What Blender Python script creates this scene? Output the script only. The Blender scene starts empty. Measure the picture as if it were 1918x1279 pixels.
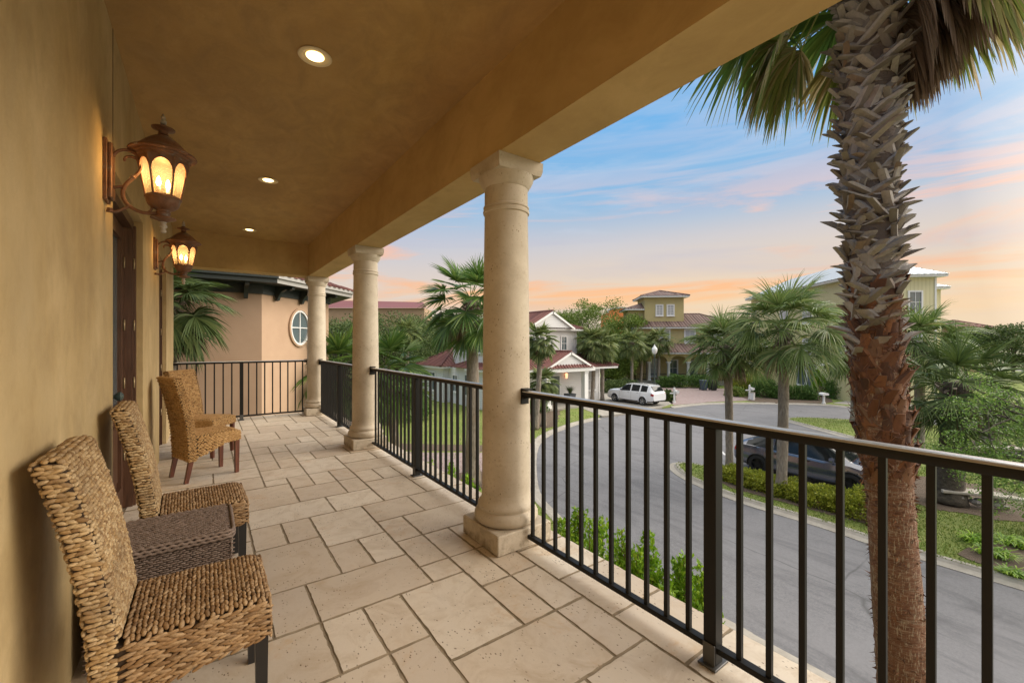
import bpy, math, random
import numpy as np
from mathutils import Vector, Matrix
PI = math.pi
rnd = random.Random(7)
rng = np.random.default_rng(11)
S = bpy.context.scene
COL = S.collection
G = -3.8                      # street level; the terrace floor is z = 0
EYE = 1.4
CA = math.atan(572 / 795)
FS, FC = math.sin(CA), math.cos(CA)

def at(u, D, z=0.0):
    """plan position of something seen at photo column u and depth D"""
    L = (u - 959) / 795 * D
    return Vector((L * FC + D * FS, D * FC - L * FS, z))
def zat(v, D):
    return EYE - (v - 642) / 795 * D
def gp(u, v, z=G):
    D = 795 * (EYE - z) / (v - 642)
    return at(u, D, z)

# ------------------------------------------------------------------ materials
def srgb(r, g, b):
    f = lambda c: (c / 255 / 12.92) if c / 255 <= .04045 else ((c / 255 + .055) / 1.055) ** 2.4
    return (f(r), f(g), f(b), 1)
MATS = {}
class NT:
    def __init__(s, name):
        s.m = bpy.data.materials.new(name); s.m.use_nodes = True
        s.t = s.m.node_tree; s.n = s.t.nodes; s.l = s.t.links
        s.b = s.n['Principled BSDF']; s.out = s.n['Material Output']
        MATS[name] = s.m
    def new(s, ty, **kw):
        n = s.n.new(ty)
        for k, v in kw.items():
            if k.startswith('i_'):
                key = k[2:]
                n.inputs[int(key) if key.isdigit() else key.replace('_', ' ')].default_value = v
            else: setattr(n, k, v)
        return n
    def link(s, a, b): s.l.new(a, b)
    def coord(s, scale=(1, 1, 1), kind='Object'):
        tc = s.new('ShaderNodeTexCoord'); mp = s.new('ShaderNodeMapping')
        mp.inputs['Scale'].default_value = scale
        s.link(tc.outputs[kind], mp.inputs['Vector']); return mp.outputs[0]
    def noise(s, scale, detail=4, rough=.6, vec=None, dist=0):
        n = s.new('ShaderNodeTexNoise'); n.inputs['Scale'].default_value = scale
        n.inputs['Detail'].default_value = detail; n.inputs['Roughness'].default_value = rough
        n.inputs['Distortion'].default_value = dist
        s.link(vec if vec is not None else s.coord(), n.inputs['Vector']); return n.outputs['Fac']
    def ramp(s, fac, stops):
        r = s.new('ShaderNodeValToRGB'); e = r.color_ramp.elements
        while len(e) < len(stops): e.new(.5)
        for x, (p, c) in zip(e, stops):
            x.position = p; x.color = c if len(c) == 4 else (*c, 1)
        s.link(fac, r.inputs[0]); return r.outputs[0]
    def mix(s, fac, a, b, mode='MIX'):
        n = s.new('ShaderNodeMix', data_type='RGBA', blend_type=mode)
        for sock, val in ((n.inputs[0], fac), (n.inputs[6], a), (n.inputs[7], b)):
            if hasattr(val, 'links'): s.link(val, sock)
            elif isinstance(val, (int, float)): sock.default_value = val
            else: sock.default_value = val if len(val) == 4 else (*val, 1)
        return n.outputs[2]
    def math(s, op, a, b=0.0):
        n = s.new('ShaderNodeMath', operation=op)
        for k, v in ((0, a), (1, b)):
            if hasattr(v, 'links'): s.link(v, n.inputs[k])
            else: n.inputs[k].default_value = v
        return n.outputs[0]
    def bump(s, h, strength=.3, dist=.01, prev=None):
        n = s.new('ShaderNodeBump'); n.inputs['Strength'].default_value = strength
        n.inputs['Distance'].default_value = dist
        s.link(h, n.inputs['Height'])
        if prev is not None: s.link(prev, n.inputs['Normal'])
        return n.outputs[0]
    def fin(s, col=None, rough=.7, normal=None, metal=0, spec=None):
        if col is not None:
            if hasattr(col, 'links'): s.link(col, s.b.inputs['Base Color'])
            else: s.b.inputs['Base Color'].default_value = col if len(col) == 4 else (*col, 1)
        if hasattr(rough, 'links'): s.link(rough, s.b.inputs['Roughness'])
        else: s.b.inputs['Roughness'].default_value = rough
        s.b.inputs['Metallic'].default_value = metal
        if spec is not None: s.b.inputs['Specular IOR Level'].default_value = spec
        if normal is not None: s.link(normal, s.b.inputs['Normal'])
        return s.m
    def island(s):
        return s.new('ShaderNodeNewGeometry').outputs['Random Per Island']

def mottled(name, c1, c2, scale=3, rough=.8, bs=.2, bscale=40, vec=(1, 1, 1), bd=.005, c3=None):
    t = NT(name); v = t.coord(vec)
    n = t.noise(scale, 6, .6, v)
    col = t.ramp(n, [(.3, c1), (.7, c2)])
    if c3: col = t.mix(t.ramp(t.noise(scale * .27, 3, .5, v), [(.45, (0, 0, 0)), (.7, (1, 1, 1))]), col, c3)
    return t.fin(col, rough, t.bump(t.noise(bscale, 5, .6, v), bs, bd))
def plain(name, c, rough=.6, metal=0, spec=None):
    t = NT(name); v = t.coord()
    col = t.mix(t.noise(9, 4, .6, v), tuple(x * .86 for x in c), tuple(min(1, x * 1.1) for x in c))
    return t.fin(col, rough, None, metal, spec)
def leafmat(name, stops, trans=.25, rough=.5, yellow=None):
    t = NT(name)
    col = t.ramp(t.island(), stops)
    if yellow is not None:
        col = t.mix(t.math('MULTIPLY', t.noise(1.3, 3, .6, t.coord()), .6), col, yellow)
    t.fin(col, rough, None, 0, .35)
    tr = t.new('ShaderNodeBsdfTranslucent'); t.link(col, tr.inputs[0])
    mx = t.new('ShaderNodeMixShader'); mx.inputs[0].default_value = trans
    t.link(t.b.outputs[0], mx.inputs[1]); t.link(tr.outputs[0], mx.inputs[2]); t.link(mx.outputs[0], t.out.inputs[0])
    return t.m

def make_mats():
    # trowelled stucco of the house
    t = NT('stucco'); v = t.coord((1, 1, .6))
    n1 = t.noise(1.6, 7, .62, v, .2); n2 = t.noise(4.5, 7, .72, v, .3)
    col = t.ramp(n1, [(.3, (.40, .28, .12)), (.52, (.51, .37, .175)), (.72, (.60, .455, .24))])
    col = t.mix(t.ramp(n2, [(.42, (0, 0, 0)), (.68, (.7, .7, .7))]), col, (.36, .255, .12))
    col = t.mix(t.ramp(t.noise(.9, 8, .7, t.coord((1, 1, .8)), .3), [(.50, (0, 0, 0)), (.74, (.5, .5, .5))]), col, (.62, .49, .28))
    t.fin(col, .78, t.bump(t.noise(48, 6, .75, t.coord((1, 1, .6))), .55, .006, t.bump(t.noise(3, 3, .5), .25, .02)))
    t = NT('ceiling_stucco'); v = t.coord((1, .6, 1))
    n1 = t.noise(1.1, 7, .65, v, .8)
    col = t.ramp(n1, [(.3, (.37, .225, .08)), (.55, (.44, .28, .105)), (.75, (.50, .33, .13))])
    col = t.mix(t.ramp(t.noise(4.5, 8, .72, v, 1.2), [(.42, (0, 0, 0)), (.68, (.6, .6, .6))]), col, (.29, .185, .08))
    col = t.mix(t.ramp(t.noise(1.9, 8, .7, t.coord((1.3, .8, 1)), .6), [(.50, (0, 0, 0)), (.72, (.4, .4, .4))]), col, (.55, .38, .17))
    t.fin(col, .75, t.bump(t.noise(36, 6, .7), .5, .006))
    t = NT('beam_stucco'); v = t.coord((1, .7, 1))
    col = t.ramp(t.noise(1.3, 7, .65, v, .5), [(.3, (.46, .31, .125)), (.7, (.60, .42, .19))])
    col = t.mix(t.ramp(t.noise(4.5, 7, .7, v, .6), [(.45, (0, 0, 0)), (.7, (.45, .45, .45))]), col, (.38, .25, .10))
    t.fin(col, .76, t.bump(t.noise(18, 6, .6), .3, .006))
    # travertine
    t = NT('travertine'); v = t.coord()
    isl = t.island()
    col = t.ramp(isl, [(0, (.52, .43, .33)), (.3, (.62, .53, .42)), (.6, (.68, .60, .49)), (.85, (.58, .485, .375)), (1, (.52, .435, .345))])
    col = t.mix(t.ramp(t.noise(5, 7, .7, v, 1.2), [(.46, (0, 0, 0)), (.74, (.75, .75, .75))]), col, (.40, .29, .18))
    col = t.mix(t.ramp(t.noise(1.2, 5, .6, v), [(.4, (0, 0, 0)), (.75, (.55, .55, .55))]), col, (.62, .52, .40))
    col = t.mix(t.ramp(t.noise(2.6, 7, .75, t.coord((1, 1, 1)), .8), [(.56, (0, 0, 0)), (.72, (.75, .75, .75))]), col, (.52, .335, .17))
    vo = t.new('ShaderNodeTexVoronoi'); vo.inputs['Scale'].default_value = 62; t.link(t.coord((1, .55, 1)), vo.inputs['Vector'])
    pit = t.ramp(vo.outputs['Distance'], [(.13, (1, 1, 1)), (.24, (0, 0, 0))])
    msk = t.ramp(t.noise(7, 5, .75, v), [(.47, (0, 0, 0)), (.58, (1, 1, 1))])
    pm = t.mix(1, pit, msk, 'MULTIPLY')
    col = t.mix(pm, col, (.13, .08, .04))
    b1 = t.bump(t.noise(30, 6, .7, v), .25, .004)
    t.fin(col, t.ramp(t.noise(8, 4), [(.3, (.42, .42, .42)), (.7, (.68, .68, .68))]), t.bump(pm, -.6, .004, b1))
    mottled('grout', (.19, .145, .09), (.33, .26, .175), 14, .95, .8, 120)
    t = NT('cast_stone'); v = t.coord()
    col = t.ramp(t.noise(3.2, 7, .65, v, .4), [(.3, (.43, .36, .27)), (.7, (.60, .525, .415))])
    col = t.mix(t.ramp(t.noise(30, 5, .8, v), [(.56, (0, 0, 0)), (.66, (.45, .45, .45))]), col, (.34, .25, .15))
    sx = t.new('ShaderNodeSeparateXYZ'); tc = t.new('ShaderNodeTexCoord'); t.link(tc.outputs['Object'], sx.inputs[0])
    dirt = t.mix(1, t.ramp(t.noise(9, 5, .7, v), [(.45, (0, 0, 0)), (.65, (1, 1, 1))]), t.ramp(t.math('MULTIPLY', sx.outputs[2], 4), [(.05, (.85, .85, .85)), (.7, (0, 0, 0))]), 'MULTIPLY')
    col = t.mix(dirt, col, (.14, .10, .06))
    vo = t.new('ShaderNodeTexVoronoi'); vo.inputs['Scale'].default_value = 48; t.link(t.coord((1, 1, .7)), vo.inputs['Vector'])
    pm = t.mix(1, t.ramp(vo.outputs['Distance'], [(.14, (1, 1, 1)), (.25, (0, 0, 0))]), t.ramp(t.noise(5, 5, .75, v), [(.50, (0, 0, 0)), (.62, (1, 1, 1))]), 'MULTIPLY')
    col = t.mix(pm, col, (.20, .145, .09))
    t.fin(col, .8, t.bump(pm, -.5, .004, t.bump(t.noise(60, 5, .8, v), .4, .003)))
    plain('rail_paint', (.007, .0066, .006), .5, 0, .28)
    t = NT('rail_top_sheen'); t.fin((.62, .61, .60), .32, None, .8, .8)  # pale metal tone that paints the sky highlight onto the black rail's top
    plain('iron_foot', (.10, .10, .10), .5, .5)
    # woven strands
    def strand(name, cs, dark, sc):
        t = NT(name); v = t.coord((sc, sc * 2.2, sc * 2.2))
        col = t.ramp(t.island(), [(0, cs[0]), (.3, cs[1]), (.62, cs[2]), (1, cs[3])])
        col = t.mix(t.ramp(t.noise(60, 4, .7, v), [(.35, (.55, .55, .55)), (.6, (0, 0, 0))]), col, dark)
        col = t.mix(t.ramp(t.noise(3.2, 3, .6), [(.5, (0, 0, 0)), (.75, (.55, .55, .55))]), col, dark)
        t.fin(col, .62, t.bump(t.noise(220, 3, .6, v), .5, .002), 0, .3)
    strand('seagrass', [(.38, .235, .10), (.50, .335, .16), (.62, .46, .26), (.27, .155, .065)], (.12, .07, .032), 1)
    strand('seagrass_brown', [(.24, .135, .058), (.34, .205, .095), (.46, .31, .17), (.17, .095, .042)], (.10, .055, .025), 1)
    strand('golden_weave', [(.44, .25, .09), (.53, .32, .125), (.58, .37, .16), (.34, .18, .06)], (.30, .165, .06), 1)
    strand('resin_weave', [(.19, .135, .105), (.235, .17, .135), (.27, .20, .16), (.15, .105, .08)], (.08, .055, .04), 1)
    plain('weave_core', (.045, .026, .014), .9)
    plain('resin_core', (.06, .042, .033), .9)
    plain('black_leg', (.014, .013, .013), .35)
    t = NT('mahogany'); v = t.coord((12, 12, 1.2))
    t.fin(t.ramp(t.noise(4, 5, .6, v), [(.3, (.075, .022, .012)), (.7, (.17, .055, .028))]), .32)
    t = NT('door_wood'); v = t.coord((14, 14, 1))
    t.fin(t.ramp(t.noise(4, 6, .6, v), [(.3, (.055, .025, .014)), (.7, (.13, .062, .034))]), .35, t.bump(t.noise(30, 3, .5, v), .2, .002))
    mottled('verdigris', (.03, .045, .04), (.07, .10, .085), 20, .55, .3, 60)
    plain('brass', (.42, .33, .19), .5, .6)
    t = NT('rusty_copper'); v = t.coord()
    col = t.ramp(t.noise(14, 6, .7, v, .4), [(.3, (.09, .042, .024)), (.5, (.21, .10, .052)), (.6, (.17, .11, .08)), (.68, (.36, .30, .25))])
    t.fin(col, .55, t.bump(t.noise(50, 5, .7, v), .5, .004), .35)
    mottled('pale_patina', (.30, .25, .2), (.5, .44, .36), 30, .8, .5, 80)
    # lantern glass
    t = NT('lantern_glass'); n = t.noise(55, 2, .5, t.coord((1, 1, 2)), 2)
    t.fin((.75, .68, .52), .2, t.bump(n, .6, .004))
    tr = t.new('ShaderNodeBsdfTransparent'); tr.inputs[0].default_value = (1, .88, .64, 1)
    tl = t.new('ShaderNodeBsdfTranslucent'); tl.inputs[0].default_value = (1, .84, .58, 1)
    m1 = t.new('ShaderNodeMixShader'); m1.inputs[0].default_value = .085
    t.link(tr.outputs[0], m1.inputs[1]); t.link(tl.outputs[0], m1.inputs[2])
    m2 = t.new('ShaderNodeMixShader'); m2.inputs[0].default_value = .07
    t.link(m1.outputs[0], m2.inputs[1]); t.link(t.b.outputs[0], m2.inputs[2]); t.link(m2.outputs[0], t.out.inputs[0])
    def emit(name, c, s):
        t = NT(name); t.fin((.9, .9, .9), .4)
        t.b.inputs['Emission Color'].default_value = (*c, 1); t.b.inputs['Emission Strength'].default_value = s
    emit('bulb_glow', (1, .72, .34), 28)
    emit('downlight_glow', (1, .74, .34), 6)
    emit('sconce_glow', (1, .36, .16), 2.2)
    plain('trim_ring', (.72, .60, .40), .5)
    # ground
    t = NT('asphalt'); v = t.coord()
    col = t.ramp(t.noise(17, 8, .97, v), [(.38, (.085, .085, .093)), (.64, (.205, .203, .215))])
    col = t.mix(t.ramp(t.noise(.3, 7, .7, v, .8), [(.38, (0, 0, 0)), (.68, (.75, .75, .75))]), col, (.175, .173, .184))
    col = t.mix(t.ramp(t.noise(1.1, 7, .75, t.coord((1, .25, 1)), 1), [(.48, (0, 0, 0)), (.66, (.7, .7, .7))]), col, (.075, .075, .082))
    vc = t.new('ShaderNodeTexVoronoi', feature='DISTANCE_TO_EDGE'); vc.inputs['Scale'].default_value = .28
    wv = t.new('ShaderNodeMix', data_type='RGBA'); wv.inputs[0].default_value = .12; t.link(v, wv.inputs[6]); nz = t.new('ShaderNodeTexNoise'); nz.inputs['Scale'].default_value = 1.5; t.link(v, nz.inputs['Vector']); t.link(nz.outputs['Color'], wv.inputs[7]); t.link(wv.outputs[2], vc.inputs['Vector'])
    ck = t.mix(1, t.ramp(vc.outputs['Distance'], [(.002, (.8, .8, .8)), (.006, (0, 0, 0))]), t.ramp(t.noise(.22, 3, .5, v), [(.48, (0, 0, 0)), (.56, (1, 1, 1))]), 'MULTIPLY')
    col = t.mix(ck, col, (.06, .06, .062))
    t.fin(col, .85, t.bump(t.noise(180, 4, .8, v), .5, .006))
    t = NT('concrete'); v = t.coord()
    col = t.ramp(t.noise(2.2, 7, .7, v), [(.3, (.23, .21, .18)), (.7, (.36, .335, .295))])
    t.fin(col, .9, t.bump(t.noise(90, 4, .8, v), .4, .004))
    t = NT('pavers'); v = t.coord()
    br = t.new('ShaderNodeTexBrick'); t.link(v, br.inputs['Vector']); br.inputs['Scale'].default_value = 1
    br.inputs['Brick Width'].default_value = .3; br.inputs['Row Height'].default_value = .15; br.inputs['Mortar Size'].default_value = .008
    br.inputs['Color1'].default_value = (.25, .17, .16, 1); br.inputs['Color2'].default_value = (.34, .25, .235, 1); br.inputs['Mortar'].default_value = (.17, .14, .13, 1)
    t.fin(t.mix(t.math('MULTIPLY', t.noise(2, 5), .5), br.outputs[0], (.30, .26, .26)), .85)
    t = NT('lawn'); v = t.coord()
    col = t.ramp(t.noise(26, 6, .85, v), [(.3, (.08, .125, .02)), (.55, (.17, .225, .04)), (.75, (.26, .29, .075))])
    col = t.mix(t.ramp(t.noise(.8, 6, .7, v), [(.42, (0, 0, 0)), (.72, (.6, .6, .6))]), col, (.28, .26, .10))
    t.fin(col, .95, t.bump(t.noise(110, 4, .9, v), .9, .03))
    t = NT('rough_ground'); v = t.coord()
    t.fin(t.ramp(t.noise(2.5, 7, .7, v), [(.3, (.05, .065, .02)), (.7, (.12, .11, .05))]), .95)
    t = NT('mulch'); v = t.coord()
    t.fin(t.ramp(t.noise(55, 6, .9, v), [(.3, (.05, .035, .024)), (.6, (.16, .115, .08)), (.78, (.27, .215, .165))]), .95, t.bump(t.noise(90, 4, .9, v), 1, .03))
    plain('white_line', (.55, .55, .55), .7)
    # leaves
    leafmat('grass_blade', [(0, (.08, .15, .02)), (.5, (.17, .25, .04)), (1, (.30, .31, .09))], .2)
    leafmat('palm_leaf', [(0, (.07, .115, .03)), (.5, (.125, .19, .05)), (.85, (.19, .25, .08)), (1, (.28, .28, .12))], .35, .45)
    leafmat('palm_leaf_far', [(0, (.08, .12, .035)), (.6, (.15, .20, .06)), (1, (.24, .26, .09))], .3, .5)
    leafmat('fan_leaf', [(0, (.05, .11, .022)), (.6, (.10, .19, .035)), (1, (.18, .25, .055))], .3, .4)
    leafmat('skirt_leaf', [(0, (.12, .18, .04)), (.4, (.24, .29, .07)), (.7, (.36, .31, .12)), (1, (.48, .39, .26))], .4, .6)
    leafmat('dead_leaf', [(0, (.13, .085, .055)), (.5, (.24, .17, .12)), (1, (.36, .28, .21))], .2, .8)
    leafmat('oak_leaf', [(0, (.07, .13, .02)), (.5, (.13, .21, .032)), (1, (.23, .29, .05))], .25, .6, (.13, .17, .03))
    leafmat('dark_leaf', [(0, (.04, .07, .02)), (.5, (.075, .12, .03)), (1, (.13, .17, .05))], .2, .6)
    leafmat('shrub_leaf', [(0, (.09, .20, .015)), (.5, (.20, .38, .022)), (1, (.36, .52, .05))], .4, .4)
    leafmat('hedge_leaf', [(0, (.13, .17, .018)), (.5, (.27, .31, .03)), (1, (.42, .43, .06))], .3, .5)
    leafmat('green_hedge_leaf', [(0, (.05, .11, .024)), (.5, (.09, .18, .036)), (1, (.15, .24, .055))], .25, .5)
    leafmat('fine_leaf', [(0, (.07, .15, .025)), (.5, (.14, .25, .045)), (1, (.23, .34, .07))], .35, .5)
    mottled('palm_bark', (.14, .115, .09), (.33, .29, .24), 6, .95, .9, 30, (2.5, 2.5, .9), .03, (.22, .17, .12))
    mottled('brown_bark', (.14, .075, .04), (.27, .17, .10), 8, .95, .9, 24, (1, 1, 3), .03)
    mottled('dark_bark', (.04, .033, .026), (.12, .10, .075), 8, .95, 1, 30, (1, 1, 2), .03)
    t = NT('washingtonia_bark'); v = t.coord((1, 1, 1))
    w = t.noise(16, 6, .75, t.coord((.6, .6, 3.4)), 1.2)
    col = t.ramp(w, [(.30, (.06, .028, .018)), (.5, (.19, .082, .042)), (.68, (.29, .155, .09))])
    cr = t.noise(34, 3, .6, t.coord((2.2, 2.2, .35)), .6)
    col = t.mix(t.ramp(cr, [(.56, (0, 0, 0)), (.62, (.75, .75, .75))]), col, (.42, .34, .24))
    rn = t.noise(30, 3, .6, t.coord((.2, .2, 2.2)), 1.5)
    col = t.mix(t.ramp(rn, [(.56, (0, 0, 0)), (.62, (.55, .55, .55))]), col, (.40, .32, .23))
    sx = t.new('ShaderNodeSeparateXYZ'); tc = t.new('ShaderNodeTexCoord'); t.link(tc.outputs['Object'], sx.inputs[0])
    old = t.ramp(t.math('MULTIPLY', sx.outputs[2], .1), [(.50, (0, 0, 0)), (.56, (1, 1, 1))])
    col = t.mix(old, col, (.13, .10, .085))
    t.fin(col, .9, t.bump(w, 1, .02, t.bump(cr, .8, .01)))
    def boots(name, st):
        t = NT(name); v = t.coord((1, 1, .5))
        col = t.ramp(t.island(), st)
        col = t.mix(t.math('MULTIPLY', t.noise(45, 5, .7, v), .7), col, tuple(x * .45 for x in st[0][1]))
        t.fin(col, .85, t.bump(t.noise(70, 4, .7, v), .5, .006))
    boots('grey_boot', [(0, (.19, .165, .15)), (.4, (.33, .30, .275)), (.8, (.50, .46, .43)), (1, (.27, .18, .13))])
    boots('red_boot', [(0, (.07, .032, .02)), (.4, (.16, .062, .03)), (.8, (.30, .125, .05)), (1, (.20, .13, .09))])
    boots('sabal_boot', [(0, (.10, .075, .055)), (.5, (.19, .15, .12)), (1, (.27, .22, .17))])
    # buildings
    mottled('tan_stucco', (.30, .20, .13), (.35, .24, .16), 1.2, .85, .15, 60)
    mottled('tan_stucco_lit', (.42, .28, .185), (.48, .33, .22), 1.2, .85, .15, 60)  # same stucco as the tan wall, lightened to paint in the lit faces
    plain('dark_green_trim', (.024, .030, .027), .5)
    plain('grey_fascia', (.33, .32, .30), .6)
    def tile(name, st):
        t = NT(name); t.fin(t.mix(t.math('MULTIPLY', t.noise(6, 4, .6), .5), t.ramp(t.island(), st), tuple(x * .5 for x in st[0][1])), .8)
    tile('red_tile', [(0, (.11, .038, .034)), (.5, (.17, .06, .05)), (1, (.24, .105, .085))])
    tile('brown_tile', [(0, (.085, .050, .045)), (.5, (.15, .09, .078)), (1, (.25, .18, .155))])
    plain('metal_roof', (.42, .46, .50), .45, .2)
    plain('tile_bed', (.09, .035, .028), .9)
    plain('maroon_roof', (.16, .05, .055), .7)
    t = NT('white_siding'); sx = t.new('ShaderNodeSeparateXYZ'); tc = t.new('ShaderNodeTexCoord'); t.link(tc.outputs['Object'], sx.inputs[0])
    wv = t.math('FRACT', t.math('MULTIPLY', sx.outputs[2], 6.0))
    t.fin(t.mix(t.ramp(wv, [(.86, (0, 0, 0)), (.95, (1, 1, 1))]), (.66, .66, .66), (.42, .42, .43)), .6, t.bump(wv, .5, .02))
    mottled('yellow_stucco', (.43, .36, .165), (.49, .41, .20), 1, .85, .1, 30)
    t = NT('yellow_siding'); sx = t.new('ShaderNodeSeparateXYZ'); tc = t.new('ShaderNodeTexCoord'); t.link(tc.outputs['Object'], sx.inputs[0])
    wv = t.math('FRACT', t.math('MULTIPLY', sx.outputs[0], 3.3))
    t.fin(t.mix(t.ramp(wv, [(.84, (0, 0, 0)), (.92, (1, 1, 1))]), (.64, .585, .36), (.46, .41, .21)), .6)
    plain('white_trim', (.74, .74, .73), .5)
    plain('orange_stucco', (.62, .20, .07), .85)
    plain('dark_void', (.03, .03, .032), .8)
    t = NT('window_glass'); t.fin((.10, .13, .14), .06, None, 0, .8)
    t = NT('blind_glass'); t.fin(t.mix(t.noise(3), (.36, .38, .40), (.50, .50, .50)), .15, None, 0, .6)
    plain('grey_door', (.10, .125, .12), .4)
    # cars etc.
    t = NT('white_paint'); t.fin((.72, .73, .76), .22, None, 0, .6); t.b.inputs['Coat Weight'].default_value = .8
    t = NT('blue_paint'); t.fin((.045, .058, .115), .13, None, .1, .8); t.b.inputs['IOR'].default_value = 1.9; t.b.inputs['Coat Weight'].default_value = .5
    t = NT('car_glass'); t.fin((.012, .015, .017), .05, None, 0, .35)
    t = NT('tyre'); t.fin((.018, .018, .018), .8)
    plain('dark_rim', (.03, .03, .032), .35, .6)
    plain('silver_rim', (.40, .41, .42), .35, .7)
    plain('tail_red', (.30, .012, .018), .25)
    plain('lamp_clear', (.6, .62, .65), .15)
    plain('black_plastic', (.02, .02, .021), .5)
    plain('white_plastic', (.70, .70, .70), .5)
    plain('bin_blue', (.06, .085, .11), .6)
    plain('bin_black', (.018, .019, .02), .55)
    plain('lamp_green', (.05, .07, .06), .5)
    t = NT('milk_globe'); t.fin((.74, .74, .72), .3)
    mottled('bench_stone', (.33, .30, .26), (.47, .43, .38), 7, .85, .5, 50)
    mottled('rock', (.16, .15, .14), (.30, .28, .26), 6, .95, .9, 20)
    plain('planter_grey', (.10, .11, .125), .6)
    plain('pink_flower', (.6, .10, .2), .6)
make_mats()
M = MATS

# ------------------------------------------------------------------ object helpers
def link(o, parent=None):
    COL.objects.link(o)
    if parent is not None: o.parent = parent
    return o
def meta(o, label=None, cat=None, group=None, kind=None):
    if label: o['label'] = label
    if cat: o['category'] = cat
    if group: o['group'] = group
    if kind: o['kind'] = kind
    return o
def thing(name, label, cat, loc=(0, 0, 0), rotz=0, group=None):
    o = bpy.data.objects.new(name, None); link(o)
    o.location = loc; o.rotation_euler = (0, 0, rotz); o.empty_display_size = .2
    return meta(o, label, cat, group)
def dup(root, loc, rotz, label, group=None, scale=None):
    r = root.copy(); link(r); r.location = loc; r.rotation_euler = (0, 0, rotz)
    if scale is not None: r.scale = (scale, scale, scale)
    meta(r, label, None, group)
    for ch in list(root.children):
        c = ch.copy(); link(c, r)
        for g in list(ch.children): link(g.copy(), c)
    return r

class B:
    """collects geometry for ONE mesh object"""
    def __init__(s): s.v = []; s.f = []; s.off = Vector((0, 0, 0))
    def add(s, vs, fs):
        n = len(s.v); s.v += [tuple(p) for p in vs]; s.f += [tuple(i + n for i in f) for f in fs]; return s
    def quad(s, a, b, c, d): return s.add([a, b, c, d], [(0, 1, 2, 3)])
    def box(s, x0, x1, y0, y1, z0, z1, bev=0):
        if bev <= 0:
            vs = [(x, y, z) for z in (z0, z1) for y in (y0, y1) for x in (x0, x1)]
            return s.add(vs, [(0, 2, 3, 1), (4, 5, 7, 6), (0, 1, 5, 4), (2, 6, 7, 3), (0, 4, 6, 2), (1, 3, 7, 5)])
        b = bev; rings = []
        for z, i in ((z0, b), (z0 + b, 0), (z1 - b, 0), (z1, b)):
            X0, X1, Y0, Y1 = x0 + i, x1 - i, y0 + i, y1 - i
            c = b * .7
            rings.append([(X0 + c, Y0, z), (X1 - c, Y0, z), (X1, Y0 + c, z), (X1, Y1 - c, z), (X1 - c, Y1, z), (X0 + c, Y1, z), (X0, Y1 - c, z), (X0, Y0 + c, z)])
        return s.rings(rings, True)
    def rings(s, rings, cap=True, closed=True):
        n = len(rings[0]); vs = [p for r in rings for p in r]; fs = []
        for i in range(len(rings) - 1):
            for j in range(n if closed else n - 1):
                k = (j + 1) % n
                fs.append((i * n + j, i * n + k, (i + 1) * n + k, (i + 1) * n + j))
        if cap:
            fs.append(tuple(reversed(range(n)))); fs.append(tuple(range((len(rings) - 1) * n, len(rings) * n)))
        return s.add(vs, fs)
    def lathe(s, prof, cx=0, cy=0, n=32, cap=True, z=0):
        return s.rings([[(cx + r * math.cos(2 * PI * i / n), cy + r * math.sin(2 * PI * i / n), z + h) for i in range(n)] for r, h in prof], cap)
    def tube(s, pts, r, n=8, cap=True):
        pts = [Vector(p) for p in pts]; rings = []
        rr = r if isinstance(r, (list, tuple)) else [r] * len(pts)
        ref = None
        for i, p in enumerate(pts):
            d = (pts[min(i + 1, len(pts) - 1)] - pts[max(i - 1, 0)])
            if d.length < 1e-9: d = Vector((0, 0, 1))
            d.normalize()
            if ref is None: ref = Vector((1, 0, 0)) if abs(d.x) < .8 else Vector((0, 1, 0))
            a = (ref - d * ref.dot(d)).normalized(); b = d.cross(a); ref = a
            rings.append([p + (a * math.cos(2 * PI * k / n) + b * math.sin(2 * PI * k / n)) * rr[i] for k in range(n)])
        return s.rings(rings, cap)
    def obox(s, c, ax, ay, az):
        """oriented box: centre and three half-axis vectors"""
        c = Vector(c); ax, ay, az = Vector(ax), Vector(ay), Vector(az)
        vs = [c + ax * i + ay * j + az * k for k in (-1, 1) for j in (-1, 1) for i in (-1, 1)]
        return s.add(vs, [(0, 2, 3, 1), (4, 5, 7, 6), (0, 1, 5, 4), (2, 6, 7, 3), (0, 4, 6, 2), (1, 3, 7, 5)])
    def poly(s, pts, z0, z1):
        n = len(pts); vs = [(p[0], p[1], z0) for p in pts] + [(p[0], p[1], z1) for p in pts]
        fs = [tuple(range(n - 1, -1, -1)), tuple(range(n, 2 * n))] + [(i, (i + 1) % n, (i + 1) % n + n, i + n) for i in range(n)]
        return s.add(vs, fs)
    def build(s, name, mat, parent=None, smooth=False, off=None, kind=None, fixn=True):
        me = bpy.data.meshes.new(name)
        if off is not None: s.v = [(p[0] - off[0], p[1] - off[1], p[2] - off[2]) for p in s.v]
        me.from_pydata(s.v, [], s.f); me.update()
        if fixn:
            import bmesh
            bm = bmesh.new(); bm.from_mesh(me); bmesh.ops.recalc_face_normals(bm, faces=bm.faces); bm.to_mesh(me); bm.free()
        me.materials.append(M[mat] if isinstance(mat, str) else mat)
        if smooth: 
            me.polygons.foreach_set('use_smooth', [True] * len(me.polygons))
            if smooth == 'auto':
                try: me.set_sharp_from_angle(angle=math.radians(38))
                except Exception: pass
        o = bpy.data.objects.new(name, me); link(o, parent)
        if kind: o['kind'] = kind
        return o
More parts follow.
